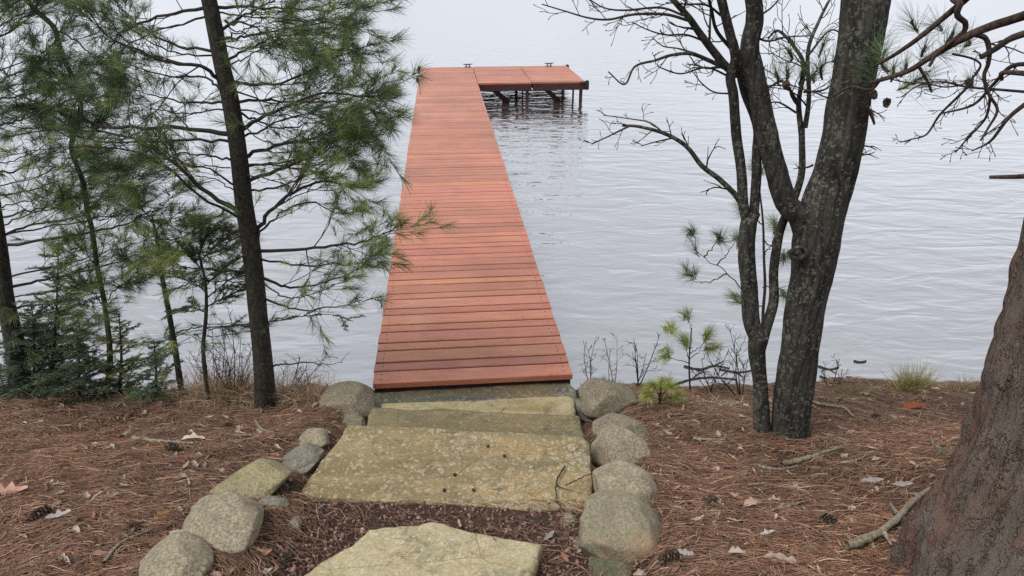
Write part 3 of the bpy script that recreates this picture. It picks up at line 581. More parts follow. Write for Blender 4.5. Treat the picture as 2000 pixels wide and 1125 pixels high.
# ------------------------------------------------------------------ pine cones
def cone_mesh():
    mb = MB(); d, q = SGs; v = d*np.array([.014, .014, .032]); mb.add(v, q, (.05, .03, .02)); g = 2.39996
    for k in range(70):
        t = k/69; z = -.030+.058*t; r = .013*math.sin(math.pi*min(1, .15+t*.8))+.004; a = k*g; L = .014*(1-.45*t)
        o = np.array([math.cos(a), math.sin(a), 0]); s = np.array([-math.sin(a), math.cos(a), 0]); up = np.array([0, 0, 1.]); w = .0065*(1.05-.4*t)
        b = o*r*.6+up*z; tip = o*(r+L)+up*(z+.006+.008*t)
        V = [b-s*w*.5, b+s*w*.5, tip+s*w, tip-s*w, b-s*w*.5-up*.003, b+s*w*.5-up*.003, tip+s*w*.9-up*.004, tip-s*w*.9-up*.004]
        mb.add(V, [[0, 1, 2, 3], [7, 6, 5, 4], [3, 2, 6, 7], [0, 3, 7, 4], [1, 5, 6, 2]], (np.array([.06, .042, .032]) if RS.rand() < .75 else np.array([.14, .10, .07]))*RS.uniform(.6, 1.2))
    return mesh('pine_cone', np.concatenate(mb.V), np.concatenate(mb.Q), False, np.concatenate(mb.C))
CM = cone_mesh(); CM.materials.append(M['plain'])
for k, (lb, x, y, s) in enumerate([('brown open pine cone lying by the long twig at left', 338, 886, 1.15), ('dark pine cone under the pale stick at lower left', 85, 1018, 1.2), ('pine cone behind the curved bare twig at left', 447, 838, .8),
    ('pine cone just left of the near flagstone', 556, 1104, .9), ('dark pine cone on needles right of the square-shouldered boulder', 1388, 990, 1.0), ('dark pine cone standing below the grey trunk', 1616, 1025, .9),
    ('pine cone beside the foot of the tan boulder', 1310, 1100, 1.0), ('pine cone hidden beside the long forked branch', 1775, 1040, 1.0), ('small pine cone between boulders and grey trunk', 1342, 870, .7),
    ('weathered pine cone near the shore right of the grey trunk', 1642, 787, .6), ('faded pine cone beside the rusty orange leaf', 1710, 818, .7), ('greyish pine cone at bottom left of the ground', 262, 1040, .8), ('tiny pine cone beside the thin grey stick', 1408, 850, .6), ('crumbling pine cone at left beside the front boulder', 128, 1108, .7)]):
    o = bpy.data.objects.new('pine_cone', CM); COL.objects.link(o); p = hit(x, y); o.location = p+np.array([0, 0, .018*s]); o.scale = (s,)*3
    o.rotation_euler = (RS.uniform(1.2, 1.8), 0, RS.uniform(0, 6)); tagit(o, lb, 'pine cone', 'pine cones on the ground')
for k, (lb, x, y) in enumerate([('small dark seed cone near the middle of the widest step', 953, 874), ('tiny dark seed cone right of centre on the widest step', 985, 893), ('round dark seed cone on the widest step, centre front', 888, 930), ('dark seed cone low on the widest step front edge', 868, 960), ('smallest brown bud on the widest step front edge', 925, 960)]):
    o = bpy.data.objects.new('seed_cone', CM); COL.objects.link(o); o.location = PZ(x, y, .82)+np.array([0, 0, .008]); o.scale = (.21,)*3; o.rotation_euler = (RS.uniform(1, 2), 0, RS.uniform(0, 6)); tagit(o, lb, 'seed cone', 'seed cones on the widest step')

# ------------------------------------------------------------------ trees
UP = np.array([0, 0, 1.])
def trunk_mesh(mbpts, rads, sides=40, rings=150, amp=.06, flare=0, bumps=1.0, vs=6):
    pts = smooth(mbpts, rings); t = np.linspace(0, 1, rings); rad = np.interp(t, np.linspace(0, 1, len(rads)), rads)
    if flare: rad = rad*(1+flare*np.exp(-t*rings*.045))
    T = nrm(np.gradient(pts, axis=0)); A = nrm(np.cross(T, [0, 1, 0.01])); B = np.cross(T, A); a = np.linspace(0, 2*np.pi, sides, endpoint=False)
    V = np.zeros((rings+1, sides, 3))
    for i in range(rings):
        for j in range(sides):
            d = math.cos(a[j])*A[i]+math.sin(a[j])*B[i]; p = pts[i]+d*rad[i]
            f = 1+amp*(mn.noise(Vector((d[0]*3, d[1]*3, p[2]*vs*.4)))*1.2+bumps*.6*mn.noise(Vector((d[0]*9, d[1]*9, p[2]*vs)))+bumps*.3*mn.noise(Vector((d[0]*22, d[1]*22, p[2]*vs*2.5))))
            if flare: f += flare*.5*math.exp(-i*.06)*math.sin(a[j]*4+1)*.5
            V[i, j] = pts[i]+d*rad[i]*f
    V[rings] = pts[-1]
    i = np.arange(rings)[:, None]*sides; j = np.arange(sides)[None]; j2 = (j+1) % sides
    return V.reshape(-1, 3), np.stack([i+j, i+j2, i+sides+j2, i+sides+j], -1).reshape(-1, 4)
def trunk(name, tree, pts, rads, mat, **k):
    V, Q = trunk_mesh(pts, rads, **k); return put(name, mesh(name, V, Q), M[mat], tree)
def greens(tone, n):
    a = np.array([.062, .118, .066]); b = np.array([.215, .255, .075])
    f = np.clip(tone+.05+RS.randn()*.28+RS.randn(n, 1)*.10, 0, 1.7); return (a*(1-f)+b*f)*RS.uniform(.7, 1.35, (n, 1))
def tuft(nm, p, d, tone, L=.082, n=34, spread=(.25, 1.05), back=.055, w=.0019):
    n = int(n*1.15)
    d = nrm(d); s = RS.uniform(0, 1, n); base = p-d*(s*back)[:, None]
    r = RS.randn(n, 3); r = nrm(r-(r@d)[:, None]*d); ang = RS.uniform(spread[0], spread[1], n)*(.6+.5*s)
    dd = np.cos(ang)[:, None]*d+np.sin(ang)[:, None]*r
    nm.blades(base, dd, RS.uniform(.75, 1.0, n)*L, w, greens(tone, n)*RS.uniform(.75, 1.25), RS.uniform(0, .18, n))
def rot(v, ax, a):
    ax = nrm(ax); return v*math.cos(a)+np.cross(ax, v)*math.sin(a)+ax*np.dot(ax, v)*(1-math.cos(a))
def wig(p, d, L, n=7, up=.1, w=.12):
    pts = [p]; d = nrm(d)
    for k in range(n-1):
        d = nrm(d+RS.randn(3)*w+UP*up/n); pts.append(pts[-1]+d*L/(n-1))
    return np.array(pts), d
def twigs(mb, nm, p, d, L, r, lev, tone, dens, L0=.082, up=.15, nn=34):
    pts, de = wig(p, d, L, 6, up); mb.tube(pts, np.linspace(r, max(r*.4, .0009), len(pts)), 4)
    if nm is not None and RS.rand() < dens: tuft(nm, pts[-1], de, tone, L0, nn)
    if lev > 0:
        k = 2+RS.randint(3); sg = 1 if RS.rand() < .5 else -1
        for s in np.linspace(.3, .9, k):
            q = pts[int(s*5)]; ax = nrm(UP+RS.randn(3)*.5); sg = -sg
            twigs(mb, nm, q, rot(nrm(pts[min(5, int(s*5)+1)]-pts[int(s*5)] if s < .9 else de), ax, sg*RS.uniform(.5, 1.0)), L*RS.uniform(.4, .65), r*.6, lev-1, tone, dens, L0, up, nn)
def branch(tree, pxp, D0, dD, r0, tone=.4, dens=.8, n2=9, L2=.33, lev=1, mat='twig', bare=.22, name='branch', end=True, L0=.082, label=None, zup=.15, nn=34):
    m = len(pxp); p3 = []
    for k, (x, y) in enumerate(pxp):
        t = k/(m-1); p3.append(P(x, y, D0+dD*t+(.0 if k == 0 else RS.uniform(-.03, .03))))
    n = 22; pts = smooth(p3, n); pts[1:] += RS.randn(n-1, 3)*.004; mb = MB(); nm = MB() if dens > 0 else None
    mb.tube(pts, r0*(1-np.linspace(0, 1, n)**.8*.82), 7, rough=.04); Lm = np.linalg.norm(np.diff(pts, axis=0), axis=1).sum(); sg = 1
    for s in np.linspace(bare, .97, int(n2*1.15) if lev else n2):
        i = int(s*(n-1)); d = nrm(pts[min(i+1, n-1)]-pts[max(i-1, 0)]); sg = -sg; ax = nrm(UP+RS.randn(3)*.45)
        L = min(L2, Lm*.5)*(1.1-.6*s)*RS.uniform(.7, 1.3); rr = max(.0016, r0*(1-s)*.45)
        twigs(mb, nm, pts[i], rot(d, ax, sg*RS.uniform(.5, 1.15)), L, rr, lev, tone, dens, L0, zup, nn)
    if nm is not None and end:
        d = nrm(pts[-1]-pts[-3])
        for q in range(3): tuft(nm, pts[-1]+RS.randn(3)*.012, nrm(d+RS.randn(3)*.3), tone, L0, nn)
    b = mb.build(name, M[mat], tree)
    if nm is not None and nm.n: put('needles', mesh('needles', np.concatenate(nm.V), np.concatenate(nm.Q), False, np.concatenate(nm.C)), M['needle'], b)
    if label: b['label'] = label
    return b
# --- main young white pine, left of the dock
b0 = hit(518, 800); D1 = float(b0[1])
pine = thing('pine_tree', 'tall young white pine with a straight dark trunk just left of the dock', 'pine tree', b0)
tp = [P(520, 806, D1), P(513, 700, D1), P(503, 600, D1), P(490, 480, D1), P(477, 400, D1), P(466, 300, D1), P(450, 200, D1), P(432, 120, D1), P(415, 30, D1), P(398, -60, D1), P(370, -300, D1+.05), P(330, -700, D1+.1)]
k1 = scl(518, 800, D1)
trunk('trunk', pine, tp, [k*k1/2 for k in (34, 31, 31, 30, 29, 28, 27, 25, 24, 22, 17, 6)], 'pinebark', sides=28, rings=150, amp=.05, flare=.22, vs=9)
R = [([(424, 14), (520, 15), (640, 19), (735, 12)], .25, .008, .25, 12), ([(437, 76), (480, 72), (540, 60), (640, 45), (700, 58)], -.2, .007, .25, 10), ([(440, 118), (490, 95), (545, 70), (620, 68), (690, 80)], .35, .007, .3, 11),
     ([(452, 158), (540, 165), (620, 130), (665, 108), (720, 95)], -.25, .008, .35, 12), ([(464, 200), (520, 196), (600, 200), (700, 190), (785, 172)], .3, .008, .35, 13), ([(468, 256), (520, 225), (560, 205), (640, 180), (740, 188), (800, 185)], -.2, .011, .4, 13),
     ([(472, 306), (540, 285), (640, 262), (700, 226), (790, 222)], .2, .011, .35, 14), ([(480, 356), (560, 325), (620, 300), (690, 262), (775, 268)], -.15, .011, .45, 14), ([(500, 458), (530, 410), (580, 372), (640, 355), (700, 368), (750, 365)], .2, .012, .55, 12),
     ([(506, 490), (600, 486), (680, 478), (740, 470), (800, 452), (830, 440)], -.25, .010, .6, 12), ([(510, 540), (560, 560), (620, 555), (700, 530), (745, 512)], .25, .009, .6, 11), ([(470, 330), (520, 320), (590, 330), (660, 310), (730, 320)], .35, .007, .55, 11),
     ([(446, 205), (500, 235), (560, 250), (640, 235), (710, 262)], .45, .007, .2, 10), ([(425, 60), (480, 30), (540, -5), (600, -30)], .1, .008, .2, 10), ([(440, 40), (500, 55), (570, 100), (640, 120)], -.3, .006, .25, 8)]
for q in R:
    pxp, dD, r0, tone, n2 = q; pxp = [(x if x < 650 else 650+(x-650)*.72, y) for x, y in pxp]; branch(pine, pxp, D1+.0, dD, r0, tone+.08, .75, n2)
    o_ = RS.uniform(14, 30); pxp = [(x-abs(k_)*9, y+(o_*(1+.25*k_) if k_ else o_*.6)) for k_, (x, y) in enumerate(pxp)]; branch(pine, pxp, D1, -dD*1.2, r0*.6, tone+.25, .4, n2-5, .22)
branch(pine, [(514, 582), (560, 600), (600, 606), (660, 598), (700, 590), (731, 583)], D1, -.1, .007, .5, .25, 8, .2, 1, end=False, label='mostly bare lower branch')
branch(pine, [(527, 716), (560, 710), (610, 709), (640, 712), (672, 707)], D1, -.1, .006, .5, 0, 4, .12, 0, label='bare dead lowest branch')
Lf = [([(405, 14), (340, 26), (250, 55), (200, 105), (160, 130)], .2, .009, .2, 12), ([(430, 160), (400, 132), (340, 125), (270, 100), (210, 70), (170, 15)], -.2, .011, .2, 12), ([(447, 262), (380, 254), (280, 250), (200, 245), (130, 225), (60, 195), (0, 170)], .1, .013, .15, 16),
      ([(450, 312), (400, 303), (350, 300), (300, 320), (250, 330)], .25, .006, .4, 9), ([(455, 360), (410, 332), (350, 320), (300, 290)], -.2, .006, .35, 9), ([(464, 412), (400, 372), (330, 310), (270, 275), (200, 258), (100, 255), (10, 268)], .25, .013, .25, 15),
      ([(480, 532), (400, 526), (350, 520), (310, 500)], -.15, .006, .6, 8), ([(425, 100), (350, 90), (290, 60), (240, 20), (200, -10)], .35, .008, .15, 10), ([(437, 200), (360, 200), (280, 180), (220, 150)], .4, .007, .2, 10), ([(493, 636), (430, 640), (370, 648), (330, 655)], .2, .005, .5, 5),
      ([(470, 450), (420, 470), (370, 468), (320, 480)], .3, .006, .5, 8)]
for q in Lf:
    pxp, dD, r0, tone, n2 = q; branch(pine, pxp, D1+.0, dD, r0, tone, .75, n2)
    o_ = RS.uniform(14, 30); pxp = [(x, y+o_*(.6+.25*k_)) for k_, (x, y) in enumerate(pxp)]; branch(pine, pxp, D1, -dD*1.2, r0*.6, tone+.25, .4, n2-5, .22)
# upper crown, above the photo's top edge, for light and reflections
for q in range(10):
    z = 3.1+q*.33; a = RS.uniform(0, 6.3); i = 0; t = tp[-1]; c = P(390-q*6, -60-q*60, D1+.02); e = c+np.array([math.cos(a)*1.0, math.sin(a)*1.0, .15]); mb = MB(); nm = MB()
    pts = smooth([c, (c+e)/2+[0, 0, .08], e], 12); mb.tube(pts, np.linspace(.01, .003, 12), 6)
    for s in range(2, 12): twigs(mb, nm, pts[s], rot(nrm(e-c), UP, (1 if s % 2 else -1)*.8), .25, .003, 1, .3, .8, nn=18)
    b = mb.build('branch', M['twig'], pine); put('needles', mesh('needles', np.concatenate(nm.V), np.concatenate(nm.Q), False, np.concatenate(nm.C)), M['needle'], b)
# --- far-left pine
b0 = hit(42, 765); D2 = float(b0[1])
p2 = thing('pine_tree', 'dark-trunked white pine at the far left edge of the photo', 'pine tree', b0)
trunk('trunk', p2, [P(45, 775, D2), P(30, 680, D2), P(12, 590, D2), P(2, 500, D2), P(-12, 400, D2), P(-40, 200, D2), P(-70, 0, D2), P(-110, -250, D2)], [.058, .048, .043, .038, .032, .028, .022, .01], 'pinebark', sides=24, rings=90, amp=.05, flare=.2, vs=9)
for pxp, dD, r0, tone, n2 in [([(2, 482), (80, 468), (170, 455), (240, 440), (290, 415), (335, 400)], -.15, .010, .45, 12), ([(0, 462), (60, 440), (130, 430), (190, 400), (220, 380)], .2, .008, .45, 10), ([(15, 562), (90, 545), (160, 530), (230, 510), (285, 490)], .15, .010, .6, 12),
      ([(20, 600), (100, 592), (180, 575), (255, 560)], -.1, .008, .45, 11), ([(-5, 425), (60, 412), (110, 398), (160, 380)], -.2, .007, .4, 10), ([(-10, 385), (60, 372), (120, 350), (190, 330)], .25, .007, .4, 10), ([(-20, 340), (40, 330), (100, 300), (160, 300)], .1, .007, .3, 10),
      ([(-30, 250), (40, 235), (100, 215), (150, 225)], .2, .008, .15, 11), ([(-40, 180), (20, 150), (70, 130), (110, 80)], -.1, .008, .15, 11), ([(-50, 110), (0, 70), (50, 40), (90, -10)], .2, .008, .15, 12), ([(-60, 60), (-10, 30), (40, 0), (90, -30)], .0, .008, .15, 11), ([(-40, 200), (20, 190), (80, 180), (140, 150)], .4, .008, .15, 10), ([(10, 640), (60, 650), (120, 640), (170, 650)], .2, .006, .3, 9)]:
    branch(p2, pxp, D2, dD, r0, tone, .8, n2); branch(p2, [(x+8*k_, y-20-4*k_) for k_, (x, y) in enumerate(pxp)], D2, -dD*1.2, r0*.6, tone+.15, .5, n2-4, .24)
# --- crooked mossy stem
b0 = hit(205, 775); D3 = float(b0[1])+.05
p3 = thing('crooked_pine', 'crooked slender stem green with moss, between the two left pines', 'pine tree', b0)
trunk('trunk', p3, [P(x, y, D3) for x, y in [(205, 790), (215, 700), (205, 600), (190, 520), (180, 450), (170, 410), (163, 360), (142, 300), (141, 275), (156, 225), (154, 180), (132, 130), (118, 95), (104, 52), (70, 20), (40, -20), (10, -80)]], [.018, .016, .014, .013, .013, .013, .013, .013, .013, .013, .012, .012, .012, .012, .012, .010, .004], 'mossy', sides=16, rings=100, amp=.12, vs=20)
for pxp, dD, r0, tone, n2 in [([(170, 400), (220, 375), (250, 350), (280, 345)], -.1, .005, .5, 7), ([(155, 190), (120, 200), (80, 215), (40, 210)], -.1, .005, .2, 7), ([(110, 60), (160, 90), (200, 130), (230, 170)], .1, .006, .25, 8), ([(150, 220), (190, 210), (235, 190)], .1, .005, .2, 7), ([(168, 405), (200, 430), (240, 410), (270, 440)], .1, .005, .6, 7), ([(115, 95), (90, 110), (60, 130)], 0, .004, .2, 6), ([(165, 365), (190, 330), (230, 320)], -.15, .004, .5, 6), ([(150, 300), (170, 270), (185, 240)], -.2, .004, .3, 6), ([(175, 430), (150, 400), (120, 380)], -.2, .004, .5, 6), ([(190, 520), (160, 490), (130, 480)], -.2, .004, .6, 6), ([(205, 600), (180, 570), (150, 560)], -.2, .004, .5, 6), ([(205, 590), (230, 560), (250, 550)], -.15, .004, .6, 6), ([(140, 150), (120, 150), (100, 170)], -.2, .004, .2, 5)]:
    branch(p3, pxp, D3, dD, r0, tone, .85, n2, .26)
# --- slim pine sapling with broken top (x 300..360)
b0 = hit(358, 782); D4 = float(b0[1])
p4 = thing('pine_sapling', 'slim rough-barked young pine leaning left, between mossy stem and tall pine', 'pine tree', b0)
trunk('trunk', p4, [P(x, y, D4) for x, y in [(358, 788), (348, 720), (335, 640), (322, 570), (312, 510), (305, 460), (296, 420)]], [.020, .017, .015, .013, .011, .009, .004], 'pinebark', sides=14, rings=60, amp=.1, vs=20)
for pxp, dD, r0, tone, n2 in [([(303, 450), (330, 430), (360, 425), (390, 440)], .1, .005, .5, 9), ([(300, 440), (280, 410), (265, 400)], 0, .004, .45, 5), ([(308, 470), (350, 465), (400, 450), (440, 440)], .2, .005, .45, 9), ([(312, 500), (360, 490), (410, 500), (450, 490)], -.1, .005, .4, 9), ([(318, 540), (280, 520), (250, 510)], .1, .004, .4, 5), ([(325, 570), (370, 555), (420, 535), (470, 540)], .1, .005, .35, 6), ([(345, 650), (380, 640), (440, 632), (490, 640)], .1, .005, .3, 3)]:
    branch(p4, pxp, D4, dD, r0, tone, .7, n2, .22)

# --- hemlock / fir foliage: flat sprays of short needles
def spray(mb, nm, p, d, L, col, lev=2, r=.003, droop=-.12):
    pts, de = wig(p, d, L, 9, droop, .07); mb.tube(pts, np.linspace(r, .0008, 9), 4)
    k = int(L/.0026)+4; s = RS.uniform(.1 if lev else 0, 1, k); i = np.minimum((s*8).astype(int), 7); base = pts[i]+(pts[i+1]-pts[i])*(s*8-i)[:, None]
    T = nrm(pts[i+1]-pts[i]); sd = nrm(np.cross(T, UP))*np.where(RS.rand(k) < .5, 1, -1)[:, None]
    nm.blades(base, nrm(T*.55+sd+RS.randn(k, 3)*.22), RS.uniform(.012, .020, k), .0030, col*RS.uniform(.6, 1.4, (k, 1)), 0, .5, segs=1)
    if lev:
        sg = 1
        for s in np.arange(.10, .96, .021/L):
            i = int(s*8); sg = -sg; T = nrm(pts[min(i+1, 8)]-pts[i]); spray(mb, nm, pts[i], rot(T, nrm(UP+RS.randn(3)*.2), sg*RS.uniform(.7, 1.05)), L*(1-s*.75)*(.42 if lev == 2 else .3), col*RS.uniform(.8, 1.2), lev-1, r*.5, droop)
def hem_branch(tree, pxp, D0, dD, col, L2=.2, r0=.004, lev=1, name='branch', n2=11):
    m = len(pxp); pts = smooth([P(x, y, D0+dD*k/(m-1)) for k, (x, y) in enumerate(pxp)], 16); mb = MB(); nm = MB(); mb.tube(pts, np.linspace(r0, .0015, 16), 6); sg = 1
    for s in np.linspace(.15, 1, n2):
        i = min(int(s*15), 14); sg = -sg; d = nrm(pts[i+1]-pts[i]); spray(mb, nm, pts[i], rot(d, nrm(UP+RS.randn(3)*.25), sg*RS.uniform(.5, .95)), L2*(1.15-.6*s)*RS.uniform(.7, 1.2), np.array(col), lev)
    b = mb.build(name, M['twig'], tree); put('needles', mesh('needles', np.concatenate(nm.V), np.concatenate(nm.Q), False, np.concatenate(nm.C)), M['needle'], b)
def conifer(label, px, py, hpx, wpx, col, nb=26, dD=0, lean=0, name='fir_sapling'):
    nb = int(nb*1.35)
    b0 = hit(px, py); D = float(b0[1])+dD; m = scl(px, py, D); H = hpx*m; Wm = wpx*m/2; tr = thing(name, label, 'fir sapling', b0)
    c0 = P(px, py, D); top = P(px+lean, py-hpx, D); pts = smooth([c0-[0, 0, .03], (c0+top)/2+[.01, .01, 0], top], 16); mb = MB(); mb.tube(pts, np.linspace(.012, .002, 16), 7, rough=.06); mb.build('trunk', M['pinebark'], tr)
    for k in range(nb):
        t = (k+.5)/nb; i = min(14, int(t*15)); a = k*2.4+RS.uniform(-.3, .3); L = Wm*(1.05-.85*t)*RS.uniform(.7, 1.2); bm = MB(); nm = MB()
        spray(bm, nm, pts[i], np.array([math.cos(a), math.sin(a), .12+.25*t]), L, np.array(col)*RS.uniform(.85, 1.7), 2 if k % 1 == 0 else 1, .0035)
        b = bm.build('branch', M['twig'], tr); put('needles', mesh('needles', np.concatenate(nm.V), np.concatenate(nm.Q), False, np.concatenate(nm.C)), M['needle'], b)
DG = (.07, .105, .055); OG = (.15, .165, .06)
conifer('yellow-green topped fir sapling in the middle of the left thicket', 232, 768, 160, 190, OG, 22)
conifer('broad dark fir sapling at the far left below the far-left pine', 62, 772, 180, 260, (.055, .08, .05), 28, .05)
conifer('low dark green fir sapling between the far-left and yellow-green ones', 150, 778, 130, 200, DG, 20, -.03)
conifer('bushy green fir sapling at the foot of the slim leaning pine', 300, 782, 120, 170, (.06, .095, .045), 20, .0)
conifer('tall loose hemlock behind the far-left trunk, reaching half way up', 95, 775, 320, 300, (.08, .105, .05), 30, .12, 20, name='hemlock_sapling')
b0 = hit(408, 792); D5 = float(b0[1])
p5 = thing('hemlock_tree', 'thin-stemmed hemlock left of the tall pine, its sprays reaching past the trunk', 'hemlock', b0)
trunk('trunk', p5, [P(x, y, D5) for x, y in [(412, 796), (402, 740), (397, 680), (402, 620), (402, 560), (392, 510), (384, 480)]], [.013, .012, .011, .010, .008, .006, .003], 'pinebark', sides=12, rings=40, amp=.1, vs=20)
for pxp, dD in [([(400, 640), (450, 636), (530, 628), (590, 618), (650, 615), (690, 628)], -.15), ([(402, 600), (440, 580), (480, 560)], .1), ([(402, 570), (370, 545), (340, 530)], .1), ([(400, 560), (430, 530), (475, 500)], -.1), ([(396, 530), (370, 500), (345, 490)], -.1), ([(392, 510), (420, 480), (450, 460)], .1), ([(402, 610), (370, 600), (340, 605)], .05), ([(390, 500), (400, 470), (430, 440)], 0), ([(400, 585), (450, 545), (490, 520)], .2)]:
    hem_branch(p5, pxp, D5, dD, (.10, .125, .055), .17 if len(pxp) < 6 else .15, n2=10)

# --- grey lichened double trunk (right)
b0 = hit(1545, 853); DO = float(b0[1]); ko = scl(1545, 850, DO)
oak = thing('oak_tree', 'thick grey lichen-spotted trunk right of the dock, forking left at mid height', 'tree', b0)
trunk('trunk', oak, [P(x, y, DO) for x, y in [(1543, 862), (1545, 820), (1553, 750), (1562, 680), (1573, 600), (1585, 540), (1593, 480), (1607, 410), (1630, 340), (1646, 270), (1658, 200), (1673, 120), (1688, 30), (1700, -60), (1740, -300), (1780, -700)]],
      [k*ko/2 for k in (72, 66, 66, 66, 68, 70, 78, 74, 66, 63, 62, 64, 68, 66, 50, 28)], 'oak', sides=64, rings=260, amp=.09, flare=.10, vs=7)
def limb(tree, pxp, D0, dD, w0, w1, n2=0, L2=.3, lev=1, mat='oak', name='branch', sides=14, rings=50, label=None, up=.15):
    m = len(pxp); p3 = [P(x, y, D0+dD*k/(m-1)) for k, (x, y) in enumerate(pxp)]
    mb = MB(); s0 = ko; V, Q = trunk_mesh(p3, [w0*s0/2, w1*s0/2], sides, rings, .10, 0, 1, 15); mb.add(V, Q)
    pts = smooth(p3, 24); sg = 1
    for s in (np.linspace(.2, .97, n2) if n2 else ()):
        i = int(s*23); d = nrm(pts[min(i+1, 23)]-pts[i-1]); sg = -sg; bare_twig(mb, pts[i], rot(d, nrm(np.array([0, .9, .4])+RS.randn(3)*.5), sg*RS.uniform(.5, 1.1)), L2*(1.2-.7*s)*RS.uniform(.6, 1.3), max(.0014, (w0*(1-s)+w1*s)*s0*.2), lev, up)
    b = mb.build(name, M[mat], tree)
    if label: b['label'] = label
    return b
def bare_twig(mb, p, d, L, r, lev, up=.2):
    r = min(r, .006); pts, de = wig(p, d, L, 8, up, .17); mb.tube(pts, np.linspace(r, max(.0011, r*.35), 8), 5, rough=.06)
    mb.tube([pts[-1], pts[-1]+de*.008], [.0018, .001], 4)
    if lev > 0:
        sg = 1 if RS.rand() < .5 else -1
        for s in np.linspace(.3, .85, 2+RS.randint(2)):
            i = int(s*7); sg = -sg; bare_twig(mb, pts[i], rot(nrm(pts[min(7, i+1)]-pts[i]), nrm(np.array([0, .9, .3])+RS.randn(3)*.4), sg*RS.uniform(.4, .9)), L*RS.uniform(.35, .6), r*.6, lev-1, up)
limb(oak, [(1578, 470), (1562, 425), (1535, 395), (1514, 330), (1499, 262), (1488, 210), (1473, 135), (1464, 92), (1474, 38), (1470, -10), (1450, -120), (1430, -350)], DO, -.05, 40, 20, 0, sides=30, rings=150, label='long left fork of the trunk')
mb = MB(); c = P(1557, 492, DO-.085)
for k, rr in enumerate((.030, .022)):
    a = np.linspace(0, 2*np.pi, 19); ring = c+np.stack([np.cos(a)*rr*1.1, np.full(19, -.012*(1-k)), np.sin(a)*rr*.85], -1); mb.tube(ring, .010-.003*k, 8, rough=.12)
mb.build('knot', M['oak'], oak)
for (x, y), dd in [((1678, 283), (1, 0, 0)), ((1582, 322), (-.8, 0, -.4)), ((1680, 210), (.8, 0, -1)), ((1676, 305), (1, 0, .1))]:
    mb = MB(); bare_twig(mb, P(x-8*dd[0], y, DO), np.array(dd, float), .08, .005, 1, 0); mb.build('dead_twig', M['twig'], oak)
b0 = hit(1488, 848); DS = float(b0[1])
o2 = thing('multi_stem_tree', 'smaller grey tree of several thin stems, growing against the thick lichened trunk', 'tree', b0)
trunk('trunk', o2, [P(x, y, DS) for x, y in [(1490, 856), (1487, 800), (1484, 740), (1478, 690), (1482, 655)]], [k*ko/2 for k in (31, 28, 27, 30, 36)], 'oak', sides=30, rings=80, amp=.09, flare=.1, vs=9)
limb(o2, [(1482, 668), (1468, 625), (1463, 560), (1458, 495), (1462, 440), (1470, 415)], DS, 0, 30, 27, 0, sides=24, rings=80)
limb(o2, [(1487, 672), (1497, 640), (1511, 587), (1511, 531), (1522, 456), (1540, 410), (1556, 375), (1566, 330), (1566, 250)], DS, .12, 20, 10, 0, sides=20, rings=80)
limb(o2, [(1462, 440), (1452, 400), (1446, 320), (1438, 262), (1433, 190), (1427, 150), (1436, 112), (1423, 56), (1408, -5), (1390, -90)], DS, -.05, 17, 13, 0, sides=18, rings=90)
limb(o2, [(1468, 440), (1474, 400), (1478, 300), (1479, 245), (1455, 180), (1443, 125), (1432, 80)], DS, .05, 17, 12, 0, sides=18, rings=80)
TW = [([(1440, 145), (1415, 126), (1375, 76), (1345, 34), (1311, -5), (1290, -40)], 14, 7, 6, .2), ([(1345, 40), (1300, 28), (1240, 28), (1190, 38), (1150, 35), (1105, 22), (1058, 8)], 5, 1.8, 8, .14), ([(1335, 30), (1290, 15), (1220, 20), (1180, 15), (1145, -5)], 4, 1.8, 6, .12),
      ([(1415, 132), (1385, 118), (1350, 105), (1310, 108), (1280, 118), (1240, 130), (1220, 165), (1188, 140)], 7, 1.8, 7, .12), ([(1375, 80), (1340, 68), (1300, 68), (1265, 58), (1234, 43)], 3.5, 1.5, 5, .1), ([(1360, 105), (1325, 95), (1295, 90), (1275, 74)], 3, 1.5, 3, .08),
      ([(1425, 150), (1380, 132), (1330, 144), (1290, 132), (1284, 126)], 3.5, 1.5, 3, .08), ([(1430, 183), (1395, 180), (1370, 162), (1355, 142)], 3, 1.5, 3, .08),
      ([(1455, 415), (1440, 385), (1405, 350), (1372, 325), (1345, 290), (1318, 270), (1285, 256), (1245, 247), (1215, 245)], 11, 4, 6, .13), ([(1300, 263), (1270, 240), (1230, 232), (1178, 225)], 3, 1.4, 4, .08), ([(1230, 246), (1205, 258), (1185, 268), (1155, 282)], 3.5, 1.5, 4, .07), ([(1312, 270), (1285, 276), (1252, 285)], 3, 1.5, 2, .06),
      ([(1565, 260), (1560, 200), (1570, 130), (1550, 90), (1520, 60), (1500, 75)], 10, 3, 8, .2), ([(1572, 250), (1580, 190), (1578, 100), (1600, 40), (1625, -10)], 9, 4, 8, .2), ([(1560, 205), (1530, 160), (1500, 170), (1480, 150)], 6, 2, 6, .15), ([(1577, 110), (1620, 60), (1650, 70)], 4, 2, 4, .12),
      ([(1432, 100), (1400, 60), (1390, 20), (1380, -20)], 6, 4, 5, .15), ([(1408, 30), (1380, 10), (1340, 8), (1300, 5)], 4, 1.5, 5, .12), ([(1470, 70), (1500, 80), (1540, 72), (1590, 70)], 4, 1.6, 6, .12), ([(1462, 40), (1500, 20), (1530, -10)], 4, 2, 4, .15), ([(1570, 180), (1610, 175), (1640, 150)], 4, 2, 5, .12), ([(1555, 220), (1520, 200), (1490, 205)], 4, 1.6, 5, .1)]
for k, (pxp, w0, w1, n2, L2) in enumerate(TW):
    limb(o2, pxp, DS+(.12 if pxp[0][0] > 1500 else 0), RS.uniform(-.25, .25) if k > 2 else (-.1 if k == 0 else 0), w0, w1, n2, L2, 1, 'oak' if w0 >= 7 else 'twig', sides=9, rings=40)
